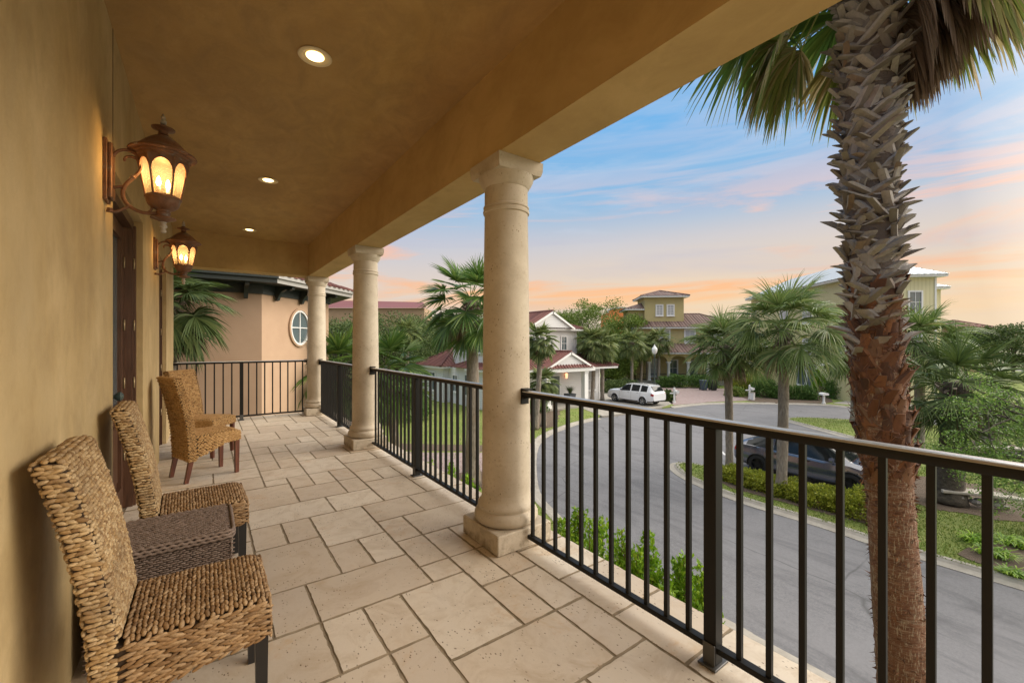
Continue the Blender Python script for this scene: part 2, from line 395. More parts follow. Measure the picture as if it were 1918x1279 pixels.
def npmesh(name, V, F, mat, parent=None, smooth=False, kind=None):
    """V (n,3), F (m,k) numpy arrays"""
    V = np.asarray(V, dtype=np.float32).reshape(-1, 3); F = np.asarray(F, dtype=np.int32)
    me = bpy.data.meshes.new(name); m, k = F.shape
    me.vertices.add(len(V)); me.vertices.foreach_set('co', V.ravel())
    me.loops.add(m * k); me.loops.foreach_set('vertex_index', F.ravel())
    me.polygons.add(m); me.polygons.foreach_set('loop_start', np.arange(0, m * k, k, dtype=np.int32))
    me.polygons.foreach_set('loop_total', np.full(m, k, dtype=np.int32))
    if smooth: me.polygons.foreach_set('use_smooth', np.ones(m, dtype=bool))
    me.update(calc_edges=True)
    me.materials.append(M[mat])
    o = bpy.data.objects.new(name, me); link(o, parent)
    if kind: o['kind'] = kind
    return o
def unit(a): return a / np.maximum(np.linalg.norm(a, axis=-1, keepdims=True), 1e-9)
def leaves(P, size, aspect=.5, up=None, jitter=1.0, rs=rng):
    """a small pointed, folded leaf at every point P; random directions, biased to `up` vectors"""
    n = len(P); d = rs.normal(size=(n, 3)) * jitter
    if up is not None: d = d + up
    d = unit(d); r = unit(np.cross(d, rs.normal(size=(n, 3)))); nn = np.cross(d, r)
    s = size * rs.uniform(.6, 1.3, (n, 1))
    a = P; c = P + d * s; b = P + d * s * .45 + r * s * aspect * .5 + nn * s * .08; e = P + d * s * .45 - r * s * aspect * .5 + nn * s * .08
    V = np.stack([a, b, c, e], 1).reshape(-1, 3); F = np.arange(4 * n).reshape(n, 4)
    return V, F
# ------------------------------------------------------------------ the veranda
WX = -0.455                    # wall face
RX, BX0, BX1 = 1.80, 1.59, 1.93
BZ, CZ = 2.68, 3.27            # beam underside, ceiling
SX = 2.10                      # slab edge
FY = 9.10                      # far railing line
house = thing('stucco_house', 'ochre stucco house with the terrace, its wall, beams and ceiling close by', 'house', (0, 0, 0))
DOORS = [(3.45, 4.92), (6.51, 7.59)]
DTOP = 2.45
b = B(); ys = [-3.2]
for a, c in DOORS: ys += [a, c]
ys.append(9.16)
for i in range(0, len(ys), 2): b.box(-.66, WX, ys[i], ys[i + 1], -3.8, 3.6)
for a, c in DOORS:
    b.box(-.66, WX, a, c, DTOP, 3.6); b.box(-.66, WX, a, c, -3.8, -.012)
b.box(-7, -.66, -3.2, 9.16, -3.8, 3.6)
b.build('wall', 'stucco', house)
B().box(WX - .0, BX0, -3.2, 8.90, CZ, CZ + .3).build('ceiling', 'ceiling_stucco', house)
B().box(BX0, BX1, -3.2, 9.24, BZ, CZ + .3).build('beam', 'beam_stucco', house)
B().box(WX, BX0, 8.90, 9.24, BZ, CZ + .3).build('beam', 'beam_stucco', house)
B().box(WX - .3, BX1 + .5, -3.4, 9.7, CZ + .3, CZ + .42).build('roof_slab', 'dark_green_trim', house)
# control joint above the first door: a thin groove strip
B().box(WX, WX + .0025, 3.443, 3.449, DTOP, CZ).build('joint', 'door_wood', house)
for n, (a, c) in enumerate(DOORS):
    dn = B()
    fx0, fx1 = -.645, -.515
    dn.box(fx0, fx1, a, a + .07, 0, DTOP - .07); dn.box(fx0, fx1, c - .07, c, 0, DTOP - .07); dn.box(fx0, fx1, a, c, DTOP - .07, DTOP)
    dn.box(fx1, fx1 + .018, c - .045, c, 0, DTOP - .045); dn.box(fx1, fx1 + .018, a, a + .045, 0, DTOP - .045)
    door = dn.build('door', 'door_wood', house)
    lf = B(); m = (a + c) / 2
    for p, q in ((a + .07, m - .002), (m + .002, c - .07)):
        lf.box(-.63, -.575, p, p + .10, .01, DTOP - .075); lf.box(-.63, -.575, q - .10, q, .01, DTOP - .075)
        for z0, z1 in ((.01, .2), (.78, .9), (DTOP - .19, DTOP - .075)): lf.box(-.63, -.575, p + .10, q - .10, z0, z1)
        lf.box(-.617, -.603, p + .10, q - .10, .2, .78); lf.box(-.603, -.592, p + .14, q - .14, .26, .72)
    lf.build('door_leaf', 'door_wood', door)
    gl = B()
    for p, q in ((a + .17, m - .102), (m + .102, c - .17)): gl.box(-.612, -.6, p, q, .9, DTOP - .19)
    gl.build('door_glass', 'window_glass', door)
    for z in (.45, 1.06, 1.55, 2.08):
        h = B(); h.tube([(-.567, c - .078, z - .045), (-.567, c - .078, z + .045)], .006, 8); h.build('hinge', 'brass', door, True)
        h = B(); h.tube([(-.507, c - .052, z - .045), (-.507, c - .052, z + .045)], .006, 8); h.build('hinge', 'brass', door, True)
    k = B(); ky = a + .62 if n == 0 else a + .35
    k.tube([(-.578, ky, 1.02), (-.565, ky, 1.02)], .034, 16); k.tube([(-.57, ky, 1.02), (-.52, ky, 1.02)], .014, 12)
    k.tube([(-.525, ky, 1.02), (-.512, ky, 1.02), (-.495, ky, 1.02), (-.48, ky, 1.02)], [.018, .031, .033, .015], 16)
    k.build('door_handle', 'verdigris', door, 'auto')
    k = B(); k.tube([(-.578, ky, 1.19), (-.56, ky, 1.19)], [.034, .028], 16); k.build('lock', 'verdigris', door, 'auto')
# floor
B().box(-.66, SX - .01, -3.4, 9.45, -.30, -.0035).build('terrace_slab', 'grout', kind='structure')
b = B()
U = .2045; nx, ny = 13, 64; used = [[False] * ny for _ in range(nx)]
x00, y00 = SX - nx * U, -3.55
y00 += (2.287 - y00) % U - U * 0
tr = random.Random(5); VE, HE = set(), set()
SZ = [(3, 2), (2, 3), (2, 2), (1, 2), (2, 1), (1, 1), (3, 2), (2, 3), (2, 1), (3, 2)]
tr = random.Random(983); VE = set(); HE = set(); used = [[0] * ny for _ in range(nx)]; T_ = []; RIM = []
for j in range(ny):
    for i in range(nx):
        if used[i][j]: continue
        bw = None
        for w, h in set([(3, 2), (2, 3), (2, 2), (1, 2), (2, 1), (3, 2), (2, 3), (2, 2)] + [(1, 1)]):
            if i + w <= nx and j + h <= ny and all(not used[i + p][j + q] for p in range(w) for q in range(h)):
                r1 = 0; q = j - 1
                while (i + w, q) in VE: r1 += 1; q -= 1
                if i + w == nx: r1 = 0
                r2 = 0; q = i - 1
                while (q, j + h) in HE: r2 += 1; q -= 1
                q = i + w
                while (q, j + h) in HE: r2 += 1; q += 1
                gap = 1.5 if (i + w < nx and not used[i + w][j] and (i + w + 1 >= nx or used[i + w + 1][j])) else 0
                cost = r1 * 1.2 + max(0, r2 + w - 5) * .6 + (3.0 if w * h == 1 else 1.1 if w * h == 2 else 0) + gap + tr.random() * 2.0
                if bw is None or cost < bw[0]: bw = (cost, w, h)
        _, w, h = bw
        for p in range(w):
            for q in range(h): used[i + p][j + q] = 1
        T_.append((i, j, w, h))
        for q in range(h): VE.add((i + w, j + q)); VE.add((i, j + q))
        for p in range(w): HE.add((i + p, j + h)); HE.add((i + p, j))
if True:
    for i, j, w, h in T_:
        X0, X1, Y0, Y1 = x00 + i * U, x00 + (i + w) * U, y00 + j * U, y00 + (j + h) * U
        if Y0 > 9.4: continue
        Y1 = min(Y1, 9.45)
        g = .0048; pts = []
        for (ax, ay), (bx_, by) in (((X0 + g, Y0 + g), (X1 - g, Y0 + g)), ((X1 - g, Y0 + g), (X1 - g, Y1 - g)), ((X1 - g, Y1 - g), (X0 + g, Y1 - g)), ((X0 + g, Y1 - g), (X0 + g, Y0 + g))):
            nn = max(2, int((abs(bx_ - ax) + abs(by - ay)) / .035))
            for k in range(nn):
                t_ = k / nn; pts.append((ax + (bx_ - ax) * t_ + tr.uniform(-.0016, .0016), ay + (by - ay) * t_ + tr.uniform(-.0016, .0016)))
        cx, cy = (X0 + X1) / 2, (Y0 + Y1) / 2; dz = tr.uniform(-.0012, .0012)
        def ins(p, d): 
            return (p[0] + (d if p[0] < cx else -d) * min(1, abs(p[0] - cx) / .03), p[1] + (d if p[1] < cy else -d) * min(1, abs(p[1] - cy) / .03))
        r0 = [(p[0], p[1], -.010) for p in pts]; r1 = [(p[0], p[1], -.0025 + dz) for p in pts]
        r2 = [(*ins(p, .003 + tr.uniform(-.0015, .0025)), dz) for p in pts]
        n0 = len(b.f); b.rings([r0, r1, r2], True); RIM.extend(range(n0, n0 + 2 * len(pts)))
o = b.build('terrace_floor', 'travertine', kind='structure'); o.data.materials.append(M['grout'])
for k in RIM: o.data.polygons[k].material_index = 1
B().box(SX - .009, SX - .001, -3.4, 9.46, -.33, -.006).build('terrace_edge', 'cast_stone', kind='structure')
B().box(-.66, SX - .08, -3.4, 9.40, G, -.33).build('terrace_base', 'stucco', house)

# columns
def column(y, lab):
    t = thing('stone_column', lab, 'column', (1.765, y, 0), 0, 'stone columns along the terrace edge')
    B().box(-.228, .228, -.232, .232, .002, .135, .008).build('plinth', 'cast_stone', t)
    pr = [(.19, .135), (.205, .136), (.222, .150), (.230, .172), (.228, .195), (.214, .218), (.200, .228), (.200, .236), (.206, .244), (.206, .258), (.198, .270), (.186, .285), (.178, .305), (.1745, .34)]
    B().lathe(pr, n=56).build('base_ring', 'cast_stone', t, 'auto')
    pr = [(.1745, .34)]
    for k in range(1, 25):
        f = k / 24; pr.append((.1745 - .018 * f ** 1.6, .34 + 1.98 * f))
    B().lathe(pr, n=56).build('shaft', 'cast_stone', t, 'auto')
    pr = [(.1565, 2.32), (.166, 2.325), (.168, 2.337), (.166, 2.347), (.1585, 2.35), (.1585, 2.358), (.1655, 2.362), (.1655, 2.372), (.157, 2.38), (.156, 2.50), (.164, 2.505), (.168, 2.515), (.18, 2.53), (.195, 2.56), (.2, 2.585)]
    B().lathe(pr, n=56).build('neck', 'cast_stone', t, 'auto')
    bb = B(); r = []
    for z, h in ((2.585, .178), (2.60, .183), (2.62, .188), (BZ - .001, .19)):
        r.append([(-h, -h, z), (h, -h, z), (h, h, z), (-h, h, z)])
    bb.rings(r).build('abacus', 'cast_stone', t)
column(2.525, 'thick stone column nearest the camera, with a railing bracket on its right side')
column(5.88, 'middle stone column between the near one and the corner one')
column(9.06, 'far stone column at the terrace corner, beside the oval window of the tan house')

# railings: local +y is the run
def railing(lab, loc, rotz, L, posts, start, pitch, brackets=(0, 1)):
    t = thing('iron_railing', lab, 'railing', loc, rotz, 'black iron railings between the columns')
    r = B(); r.rings([[(x, y, z) for x, z in ((-.026, 1.03), (-.029, 1.036), (-.029, 1.060), (-.025, 1.067), (-.019, 1.070), (.019, 1.070), (.025, 1.067), (.029, 1.060), (.029, 1.036), (.026, 1.03))] for y in (0, L)])
    r.build('top_rail', 'rail_paint', t, 'auto')
    tr_ = t.children[0].data; tr_.materials.append(M['rail_top_sheen'])
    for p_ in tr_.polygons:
        if p_.normal.z > .4: p_.material_index = 1  # upward faces get the painted highlight
    B().box(-.020, .020, 0, L, .062, .088, .002).build('bottom_rail', 'rail_paint', t)
    pm = None
    for y in posts:
        if pm is None:
            pb = B(); pb.box(-.028, .028, -.028, .028, .012, 1.03, .002)
            pm = pb.build('post', 'rail_paint', t); pm.location = (0, y, 0)
            f = B(); f.box(-.055, .055, -.04, .04, .001, .012, .002); f.box(-.036, -.0295, -.027, .027, .012, .10, .002)
            f.build('foot_plate', 'iron_foot', pm)
        else:
            q = pm.copy(); link(q, t); q.location = (0, y, 0)
            for g in pm.children: link(g.copy(), q)
    bal = None; y = start
    while y < L - .03:
        if all(abs(y - p) > .05 for p in posts):
            if bal is None: bal = B().box(-.0105, .0105, -.0105, .0105, .086, 1.031, .0015).build('baluster', 'rail_paint', t); q = bal
            else: q = bal.copy(); link(q, t)
            q.location = (0, y, 0)
        y += pitch
    for k in brackets:
        y = (0, L)[k]; s = (1, -1)[k]
        f = B(); f.box(-.034, .034, y - s * .008, y, .975, 1.085, .003) if s > 0 else f.box(-.034, .034, y, y - s * .008, .975, 1.085, .003)
        y0, y1 = sorted((y, y + s * .045)); f.box(-.034, .034, y0, y1, 1.074, 1.083, .002); f.box(-.034, .034, y0, y1, 1.018, 1.028, .002)
        f.build('bracket', 'rail_paint', t)
        f = B(); y0, y1 = sorted((y, y + s * .04)); f.box(-.028, .028, y0, y1, .052, .094, .003); f.build('bracket', 'iron_foot' if k == 1 else 'rail_paint', t)
    return t
railing('nearest black iron railing, running from the near column out of the right side', (RX, -.62, 0), 0, 2.965, [1.615], .03 + (2.26 + .62 - .03) % .115, .115, (1,))
railing('black iron railing between the near and the middle column', (RX, 2.705, 0), 0, 2.995, [1.515], .06, .112)
railing('black iron railing between the middle column and the far corner column', (RX, 6.06, 0), 0, 2.82, [1.37], .06, .112)
railing('black iron railing across the far terrace end before the tan house wall', (1.588, FY, 0), PI / 2, 1.588 - WX, [1.075], .07, .128)

# ------------------------------------------------------------------ woven furniture
def lump_template(nr=6, ns=5):
    V = [(-1, 0, 0)]
    for i in range(1, ns):
        a = i / ns * PI; x = -math.cos(a); r = math.sin(a) ** .75
        for k in range(nr):
            th = 2 * PI * k / nr; V.append((x, r * math.cos(th), r * math.sin(th)))
    V.append((1, 0, 0)); F = []
    for i in range(ns - 2):
        for k in range(nr):
            a = 1 + i * nr + k; c = 1 + i * nr + (k + 1) % nr; F.append((a, c, c + nr, a + nr))
    e = len(V) - 1; b0 = 1 + (ns - 2) * nr
    for k in range(nr):
        F.append((0, 1 + (k + 1) % nr, 1 + k, 1 + k)); F.append((e, b0 + k, b0 + (k + 1) % nr, b0 + (k + 1) % nr))
    return np.array(V), F
LT, LF = lump_template()
LFq = np.array([f for f in LF if f[2] != f[3]]); LFt = np.array([f[:3] for f in LF if f[2] == f[3]])
class Weave:
    def __init__(s): s.V = []; s.n = 0
    def patch(s, fn, na, nb, l, w, h, tilt=0, alt=True, stag=.5, jit=.12, swap=False, bend=0, inset=0.0):
        """fn(a,b) arrays in 0..1 -> (n,3); lumps elongated along a (or b if swap)"""
        i, j = np.meshgrid(np.arange(na), np.arange(nb), indexing='ij'); i = i.ravel().astype(float); j = j.ravel().astype(float)
        off = ((j if not swap else i) % 2) * stag
        a = (i + .5 + (off - stag / 2 if not swap else 0)) / na; b = (j + .5 + (off - stag / 2 if swap else 0)) / nb
        a = np.clip(a + rng.normal(size=a.shape) * jit / na * .6, .003, .997); b = np.clip(b + rng.normal(size=a.shape) * jit / nb * .6, .003, .997)
        a = inset + a * (1 - 2 * inset)
        e = 1e-3; P = fn(a, b); Ta = unit(fn(np.clip(a + e, 0, 1), b) - fn(np.clip(a - e, 0, 1), b)); Tb = unit(fn(a, np.clip(b + e, 0, 1)) - fn(a, np.clip(b - e, 0, 1)))
        N = unit(np.cross(Ta, Tb))
        T = Tb if swap else Ta
        sg = (1 - 2 * ((i if swap else j) % 2)) if alt else np.ones_like(i)
        th = np.radians(tilt) * sg + rng.normal(size=a.shape) * .09
        Bn = np.cross(N, T); D = T * np.cos(th)[:, None] + Bn * np.sin(th)[:, None]; R = np.cross(N, D)
        k = rng.uniform(.86, 1.14, (len(a), 1, 1)); P = P + N * (rng.normal(size=(len(a), 1)) * .0007)
        V = P[:, None, :] + LT[None, :, 0:1] * D[:, None, :] * l * .5 * k + LT[None, :, 1:2] * R[:, None, :] * w * .5 * k + LT[None, :, 2:3] * N[:, None, :] * h * .5
        V = V + (D[:, None, :] * 0)
        s.V.append(V.reshape(-1, 3)); s.n += len(a)
    def build(s, name, mat, parent):
        V = np.concatenate(s.V); nv = len(LT); base = (np.arange(s.n) * nv)[:, None, None]
        Fq = (LFq[None] + base).reshape(-1, 4); Ft = (LFt[None] + base).reshape(-1, 3)
        me = bpy.data.meshes.new(name)
        me.vertices.add(len(V)); me.vertices.foreach_set('co', V.astype(np.float32).ravel())
        tot = Fq.size + Ft.size; me.loops.add(tot); me.loops.foreach_set('vertex_index', np.concatenate([Fq.ravel(), Ft.ravel()]).astype(np.int32))
        me.polygons.add(len(Fq) + len(Ft))
        ls = np.concatenate([np.arange(len(Fq)) * 4, Fq.size + np.arange(len(Ft)) * 3]).astype(np.int32)
        me.polygons.foreach_set('loop_start', ls); me.polygons.foreach_set('loop_total', np.concatenate([np.full(len(Fq), 4), np.full(len(Ft), 3)]).astype(np.int32))
        me.polygons.foreach_set('use_smooth', np.ones(len(Fq) + len(Ft), dtype=bool))
        me.update(calc_edges=True); me.materials.append(M[mat])
        o = bpy.data.objects.new(name, me); link(o, parent); return o
BPx = np.array([-.200, -.205, -.213, -.232, -.258, -.292, -.330]); BPz = np.array([.24, .36, .50, .64, .78, .92, 1.05])
def bx(z): return np.interp(z, BPz, BPx)
def chair(lab, loc, rotz, kind, group):
    natural = kind == 'natural'
    H = .215; T = .036
    t = thing('woven_chair', lab, 'chair', loc, rotz, group)
    lo = .255 if natural else .21
    zt = 1.045
    core = 'weave_core'
    z = np.linspace(lo, zt, 14)
    c = B(); c.rings([[(bx(q) + sx * (T - .006), sy * (H - .006), q) for sx, sy in ((-1, -1), (1, -1), (1, 1), (-1, 1))] for q in z]); bc = c.build('back_frame', core, t)
    c = B(); c.rings([[(x, -H + .006, zb), (x, H - .006, zb), (x, H - .006, .452), (x, -H + .006, .452)] for x, zb in ((-.19, lo + .01), (-.05, .295 if natural else .30), (.1, .32 if natural else .36), (.232, .335 if natural else .37))]); c.build('seat_frame', core, t)
    mat = 'seagrass' if natural else 'golden_weave'
    big = 1.0 if natural else .8
    S_ = Weave()
    # back: front face, rear face, two edges, top
    def front(a, b_): zz = .47 + b_ * (zt - .47); return np.stack([bx(zz) + T - .02 * (1 - np.minimum(1, np.minimum(a, 1 - a) * 12)) ** 2, -H + a * 2 * H, zz], -1)
    def rear(a, b_): zz = lo + b_ * (zt - lo); return np.stack([bx(zz) - T, H - a * 2 * H, zz], -1)
    def edge(sy):
        def f(a, b_): zz = lo + b_ * (zt - lo); return np.stack([bx(zz) + (-T + a * 2 * T) * sy * -1, np.full_like(a, sy * H) , zz], -1)
        return f
    def top(a, b_): return np.stack([bx(zt) + T - b_ * 2 * T, -H + a * 2 * H, zt + .008 * np.sin(b_ * PI)], -1)
    if natural:
        S_.patch(front, 22, 44, .0235, .0150, .013, 16, inset=.012); S_.patch(rear, 18, 46, .027, .0165, .013, 14, inset=.02)
        for sy in (-1, 1): S_.patch(edge(sy), 3, 56, .031, .0145, .014, 11, stag=.4, inset=.13)
        S_.patch(top, 20, 4, .026, .020, .016, 22, inset=.02)
    else:
        S_.patch(front, 17, 36, .030, .0165, .010, 24, inset=.01); S_.patch(rear, 16, 42, .032, .0185, .010, 26, inset=.01)
        for sy in (-1, 1): S_.patch(edge(sy), 4, 54, .024, .0125, .010, 25)
        S_.patch(top, 24, 5, .022, .013, .011, 20)
    S_.build('backrest', mat, t)
    W = Weave()
    x0, x1 = -.165, .238
    def seat(a, b_):
        X = x0 + b_ * (x1 - x0); Y = -H + a * 2 * H
        ey = np.minimum(1, np.minimum(a, 1 - a) * 8); ex = np.minimum(1, (1 - b_) * 8)
        return np.stack([X, Y, .470 - .020 * (1 - ey) ** 2 - .026 * (1 - ex) ** 2 + .006 * np.sin(a * PI)], -1)
    if natural: W.patch(seat, 17, 29, .029, .0155, .016, 12, stag=.5, inset=.012)
    else: W.patch(seat, 17, 26, .031, .015, .011, 30)
    W.build('seat', 'seagrass_brown' if natural else 'golden_weave', t)
    A = Weave()
    zb = lambda X: np.interp(X, [-.24, -.05, .1, .24], [lo, .29, .31, .325]) if natural else np.interp(X, [-.24, -.05, .1, .24], [lo, .275, .345, .36])
    def side(sy):
        def f(a, b_):
            X = -.17 + a * .41; q = zb(X); return np.stack([X * 1.0, np.full_like(a, sy * (H + .001)), (q + b_ * (.455 - q)) if sy < 0 else (.455 - b_ * (.455 - q))], -1)
        return f
    def frontap(a, b_): return np.stack([np.full_like(a, .240), -H + a * 2 * H, zb(.24) + b_ * (.452 - zb(.24))], -1)
    if natural:
        for sy in (-1, 1): A.patch(side(sy), 11, 13, .047, .0150, .014, 13, inset=.02)
        A.patch(frontap, 11, 11, .047, .0150, .014, 13, inset=.02)
    else:
        for sy in (-1, 1): A.patch(side(sy), 14, 11, .034, .0175, .010, 26, inset=.01)
        A.patch(frontap, 14, 6, .034, .0175, .010, 26, inset=.01)
    # corner strands
    A.build('apron', 'seagrass_brown' if natural else 'golden_weave', t)
    lm = 'black_leg' if natural else 'mahogany'; r = .021
    for sx, sy in ((1, -1), (1, 1), (-1, -1), (-1, 1)):
        l = B(); y = sy * (H - .028)
        if sx > 0:
            l.rings([[(.212 + dx * r * k, y + dy * r * k, z_) for dx, dy in ((-1, -1), (1, -1), (1, 1), (-1, 1))] for z_, k in ((0, .8), (.36, 1))])
        else:
            l.rings([[(xx + dx * r * k, y + dy * r * k, z_) for dx, dy in ((-1, -1), (1, -1), (1, 1), (-1, 1))] for z_, k, xx in ((0, .8, -.25), (.29, 1, -.195))])
        l.build('leg', lm, t)
    return t
g1 = 'seagrass chairs with black legs along the wall'; g2 = 'golden woven chairs with mahogany legs along the wall'
c1 = chair('nearest seagrass chair, its thick leaning back almost against the wall at the lower left', (-.048, 2.0, 0), 0, 'natural', g1)
c2 = dup(c1, (-.045, 3.19, 0), math.radians(2), 'seagrass chair just behind the grey wicker box, black front legs showing', g1)
c3 = chair('golden woven chair turned slightly away from the camera, showing the rear of its back', (0, 5.58, 0), math.radians(21), 'gold', g2)
c4 = dup(c3, (-.01, 6.60, 0), math.radians(-35), 'farthest woven chair, mostly hidden behind the turned golden chair', g2)

def basket():
    t = thing('wicker_box', 'low grey brown wicker box table between the two near seagrass chairs', 'side table', (-.155, 2.68, 0))
    hx, hy, h = .262, .205, .49
    B().box(-hx + .012, hx - .012, -hy + .012, hy - .012, .01, h - .012).build('frame', 'resin_core', t)
    W = Weave()
    def topf(a, b_): return np.stack([-hx + a * 2 * hx, -hy + b_ * 2 * hy, np.full_like(a, h) - .012 * (1 - np.minimum(1, np.minimum(np.minimum(a, 1 - a), np.minimum(b_, 1 - b_)) * 14)) ** 2], -1)
    W.patch(topf, 36, 34, .0155, .0098, .007, 0, alt=False, stag=.5, jit=.08)
    W.build('lid', 'resin_weave', t)
    W = Weave()
    for ax in range(4):
        def sd(a, b_, ax=ax):
            z = .01 + b_ * (h - .055)
            if ax == 0: return np.stack([-hx + a * 2 * hx, np.full_like(a, -hy + .01), z], -1)
            if ax == 1: return np.stack([np.full_like(a, hx - .01), -hy + a * 2 * hy, z], -1)
            if ax == 2: return np.stack([hx - a * 2 * hx, np.full_like(a, hy - .01), z], -1)
            return np.stack([np.full_like(a, -hx + .01), hy - a * 2 * hy, z], -1)
        W.patch(sd, 22 if ax % 2 == 0 else 17, 44, .027, .0085, .009, 0, alt=False, stag=.5, jit=.08)
    W.build('side', 'resin_weave', t)
    e = B(); rr = .035
    for dz, o_ in ((-.002, 0), (-.016, .004), (-.030, .004)):
        p = []
        for cx_, cy_, a0 in ((hx - rr, hy - rr, 0), (-hx + rr, hy - rr, 90), (-hx + rr, -hy + rr, 180), (hx - rr, -hy + rr, 270)):
            for k in range(6):
                th = math.radians(a0 + k * 18); p.append((cx_ + (rr + o_) * math.cos(th), cy_ + (rr + o_) * math.sin(th)))
        n = len(p); q = []
        for i in range(n):                      # braided rim: a strand waving in and out
            ax_, ay_ = p[i]; bx_, by_ = p[(i + 1) % n]; m = max(1, int(math.hypot(bx_ - ax_, by_ - ay_) / .008))
            for k in range(m):
                f = k / m; q.append((ax_ + (bx_ - ax_) * f, ay_ + (by_ - ay_) * f, h + dz + .003 * math.sin(len(q) * 1.6 + dz * 200)))
        q.append(q[0]); e.tube(q, .0072, 6, False)
    e.build('rim', 'resin_weave', t, True)
basket()

# ------------------------------------------------------------------ lanterns
def lantern(lab, loc):
    t = thing('wall_lantern', lab, 'wall lamp', loc, 0, 'copper wall lanterns')
    ax = .250
    p = B(); p.box(0, .018, -.062, .062, -.168, .168, .004); p.box(.018, .036, -.05, .05, -.152, .152, .006); p.build('wall_plate', 'rusty_copper', t)
    arm = B()
    def spiral(cx, cz, r0, r1, a0, a1, n=16):
        return [(cx + (r0 + (r1 - r0) * k / n) * math.cos(math.radians(a0 + (a1 - a0) * k / n)), 0, cz + (r0 + (r1 - r0) * k / n) * math.sin(math.radians(a0 + (a1 - a0) * k / n))) for k in range(n + 1)]
    def bez(p0, p1, p2, p3, n=14):
        return [tuple(sum(c * q[i] for c, q in zip(((1 - s) ** 3, 3 * s * (1 - s) ** 2, 3 * s * s * (1 - s), s ** 3), (p0, p1, p2, p3))) for i in range(3)) for s in (k / n for k in range(n + 1))]
    top = spiral(.088, .075, .012, .052, -300, -20 - 160 - 0, 10)
    main = spiral(.095, .070, .012, .060, 520, 360 - 0, 18)
    main = [(q[0], 0, q[2]) for q in main] + bez((.155, 0, .070), (.155, 0, .02), (.11, 0, -.01), (.085, 0, -.06)) + bez((.085, 0, -.06), (.055, 0, -.12), (.085, 0, -.19), (.16, 0, -.20)) + [(.2, 0, -.198), (ax - .02, 0, -.19)]
    arm.tube(main, [.006 + .004 * min(1, k / 20) for k in range(len(main))], 8)
    arm.tube(bez((.035, 0, .09), (.05, 0, .14), (.10, 0, .155), (.14, 0, .12)) + bez((.14, 0, .12), (.15, 0, .11), (.155, 0, .09), (.155, 0, .07)), .0085, 8)
    arm.tube([(.03, 0, -.085), (.085, 0, -.065)], .008, 8)
    arm.tube(bez((.10, 0, -.175), (.07, 0, -.20), (.03, 0, -.235), (.022, 0, -.205)), .008, 8); arm.tube([(.022, 0, -.222), (.022, 0, -.20)], [.017, .014], 8)
    arm.tube(bez((.16, 0, -.2), (.20, 0, -.20), (.21, 0, -.15), (.185, 0, -.148)), .006, 8)
    arm.tube([(.125, 0, .005), (.118, 0, -.007), (.111, 0, -.018)], [.008, .016, .008], 8)
    arm.build('scroll_arm', 'rusty_copper', t, 'auto')
    r = B(); r.lathe([(0.0000, .268), (0.0250, .262), (0.0468, .25), (0.0663, .235), (0.0874, .215), (0.1092, .192), (0.1248, .178), (0.1443, .166), (0.1560, .158), (0.1599, .150), (0.1560, .145), (0.1451, .148), (0.1310, .146), (0.1287, .138), (0.1186, .134), (0.1154, .124), (0.1061, .120), (0.0975, .115), (0.0000, .118)], ax, 0, 40, False)
    r.lathe([(0.0000, .262), (0.0265, .268), (0.0218, .28), (0.0234, .288), (0.0351, .295), (0.0546, .300), (0.0562, .305), (0.0429, .310), (0.0234, .318), (0.0140, .328), (0.0000, .332)], ax, 0, 28, False)
    r.build('cap', 'rusty_copper', t, 'auto')
    f = B(); f.lathe([(0.0000, .325), (0.0101, .330), (0.0164, .340), (0.0156, .350), (0.0094, .357), (0.0109, .363), (0.0125, .370), (0.0070, .380), (0.0031, .390), (0.0000, .392)], ax, 0, 16, False); f.build('finial', 'pale_patina', t, 'auto')
    # six sided cage with arched heads
    Rt, Rb, zt, zb = .116, .080, .122, -.098
    cage = B(); gls = B()
    def cor(k, z, R0=0): 
        f_ = (z - zb) / (zt - zb); R = Rb + (Rt - Rb) * f_ + R0; a = PI / 3 * k
        return Vector((ax + R * math.cos(a), R * math.sin(a), z))
    for k in range(6):
        cage.tube([cor(k, zb), cor(k, .02), cor(k, .075), cor(k, zt)], [.005, .0055, .007, .011], 6)
        for zz in (zb + .004,): cage.tube([cor(k, zz), cor(k + 1, zz)], .005, 6)
        A_, Bq = cor(k, zt), cor(k + 1, zt); n = 10
        tops = [A_.lerp(Bq, i / n) for i in range(n + 1)]
        low = []
        for i in range(n + 1):
            x = i / n; s = abs(2 * x - 1); z = zt - .018 - .075 * (1 - math.sqrt(max(0, 1 - min(1, s / .92) ** 2))) if s < .92 else zt - .1
            low.append(cor(k, z).lerp(cor(k + 1, z), x))
        cen = (A_ + Bq) / 2 - Vector((ax, 0, zt)); nn = Vector((cen.x, cen.y, 0)).normalized() * .004
        cage.rings([[p_ - nn for p_ in tops], [p_ - nn for p_ in low], [p_ + nn for p_ in low], [p_ + nn for p_ in tops]], False, False)
        P = [cor(k, zb, -.003), cor(k + 1, zb, -.003), cor(k + 1, zt, -.003), cor(k, zt, -.003)]
        gls.quad(*P)
    cage.build('cage', 'rusty_copper', t)
    gls.build('glass_shade', 'lantern_glass', t)
    c = B(); c.lathe([(0.0000, -.094), (0.0702, -.094), (0.0842, -.098), (0.0874, -.104), (0.0811, -.110), (0.0788, -.125), (0.0718, -.145), (0.0577, -.160), (0.0429, -.168), (0.0343, -.172), (0.0312, -.18), (0.0359, -.187), (0.0312, -.195), (0.0296, -.205), (0.0429, -.212), (0.0593, -.216), (0.0608, -.221), (0.0468, -.225), (0.0234, -.235), (0.0000, -.238)], ax, 0, 32, False); c.build('cup', 'rusty_copper', t, 'auto')
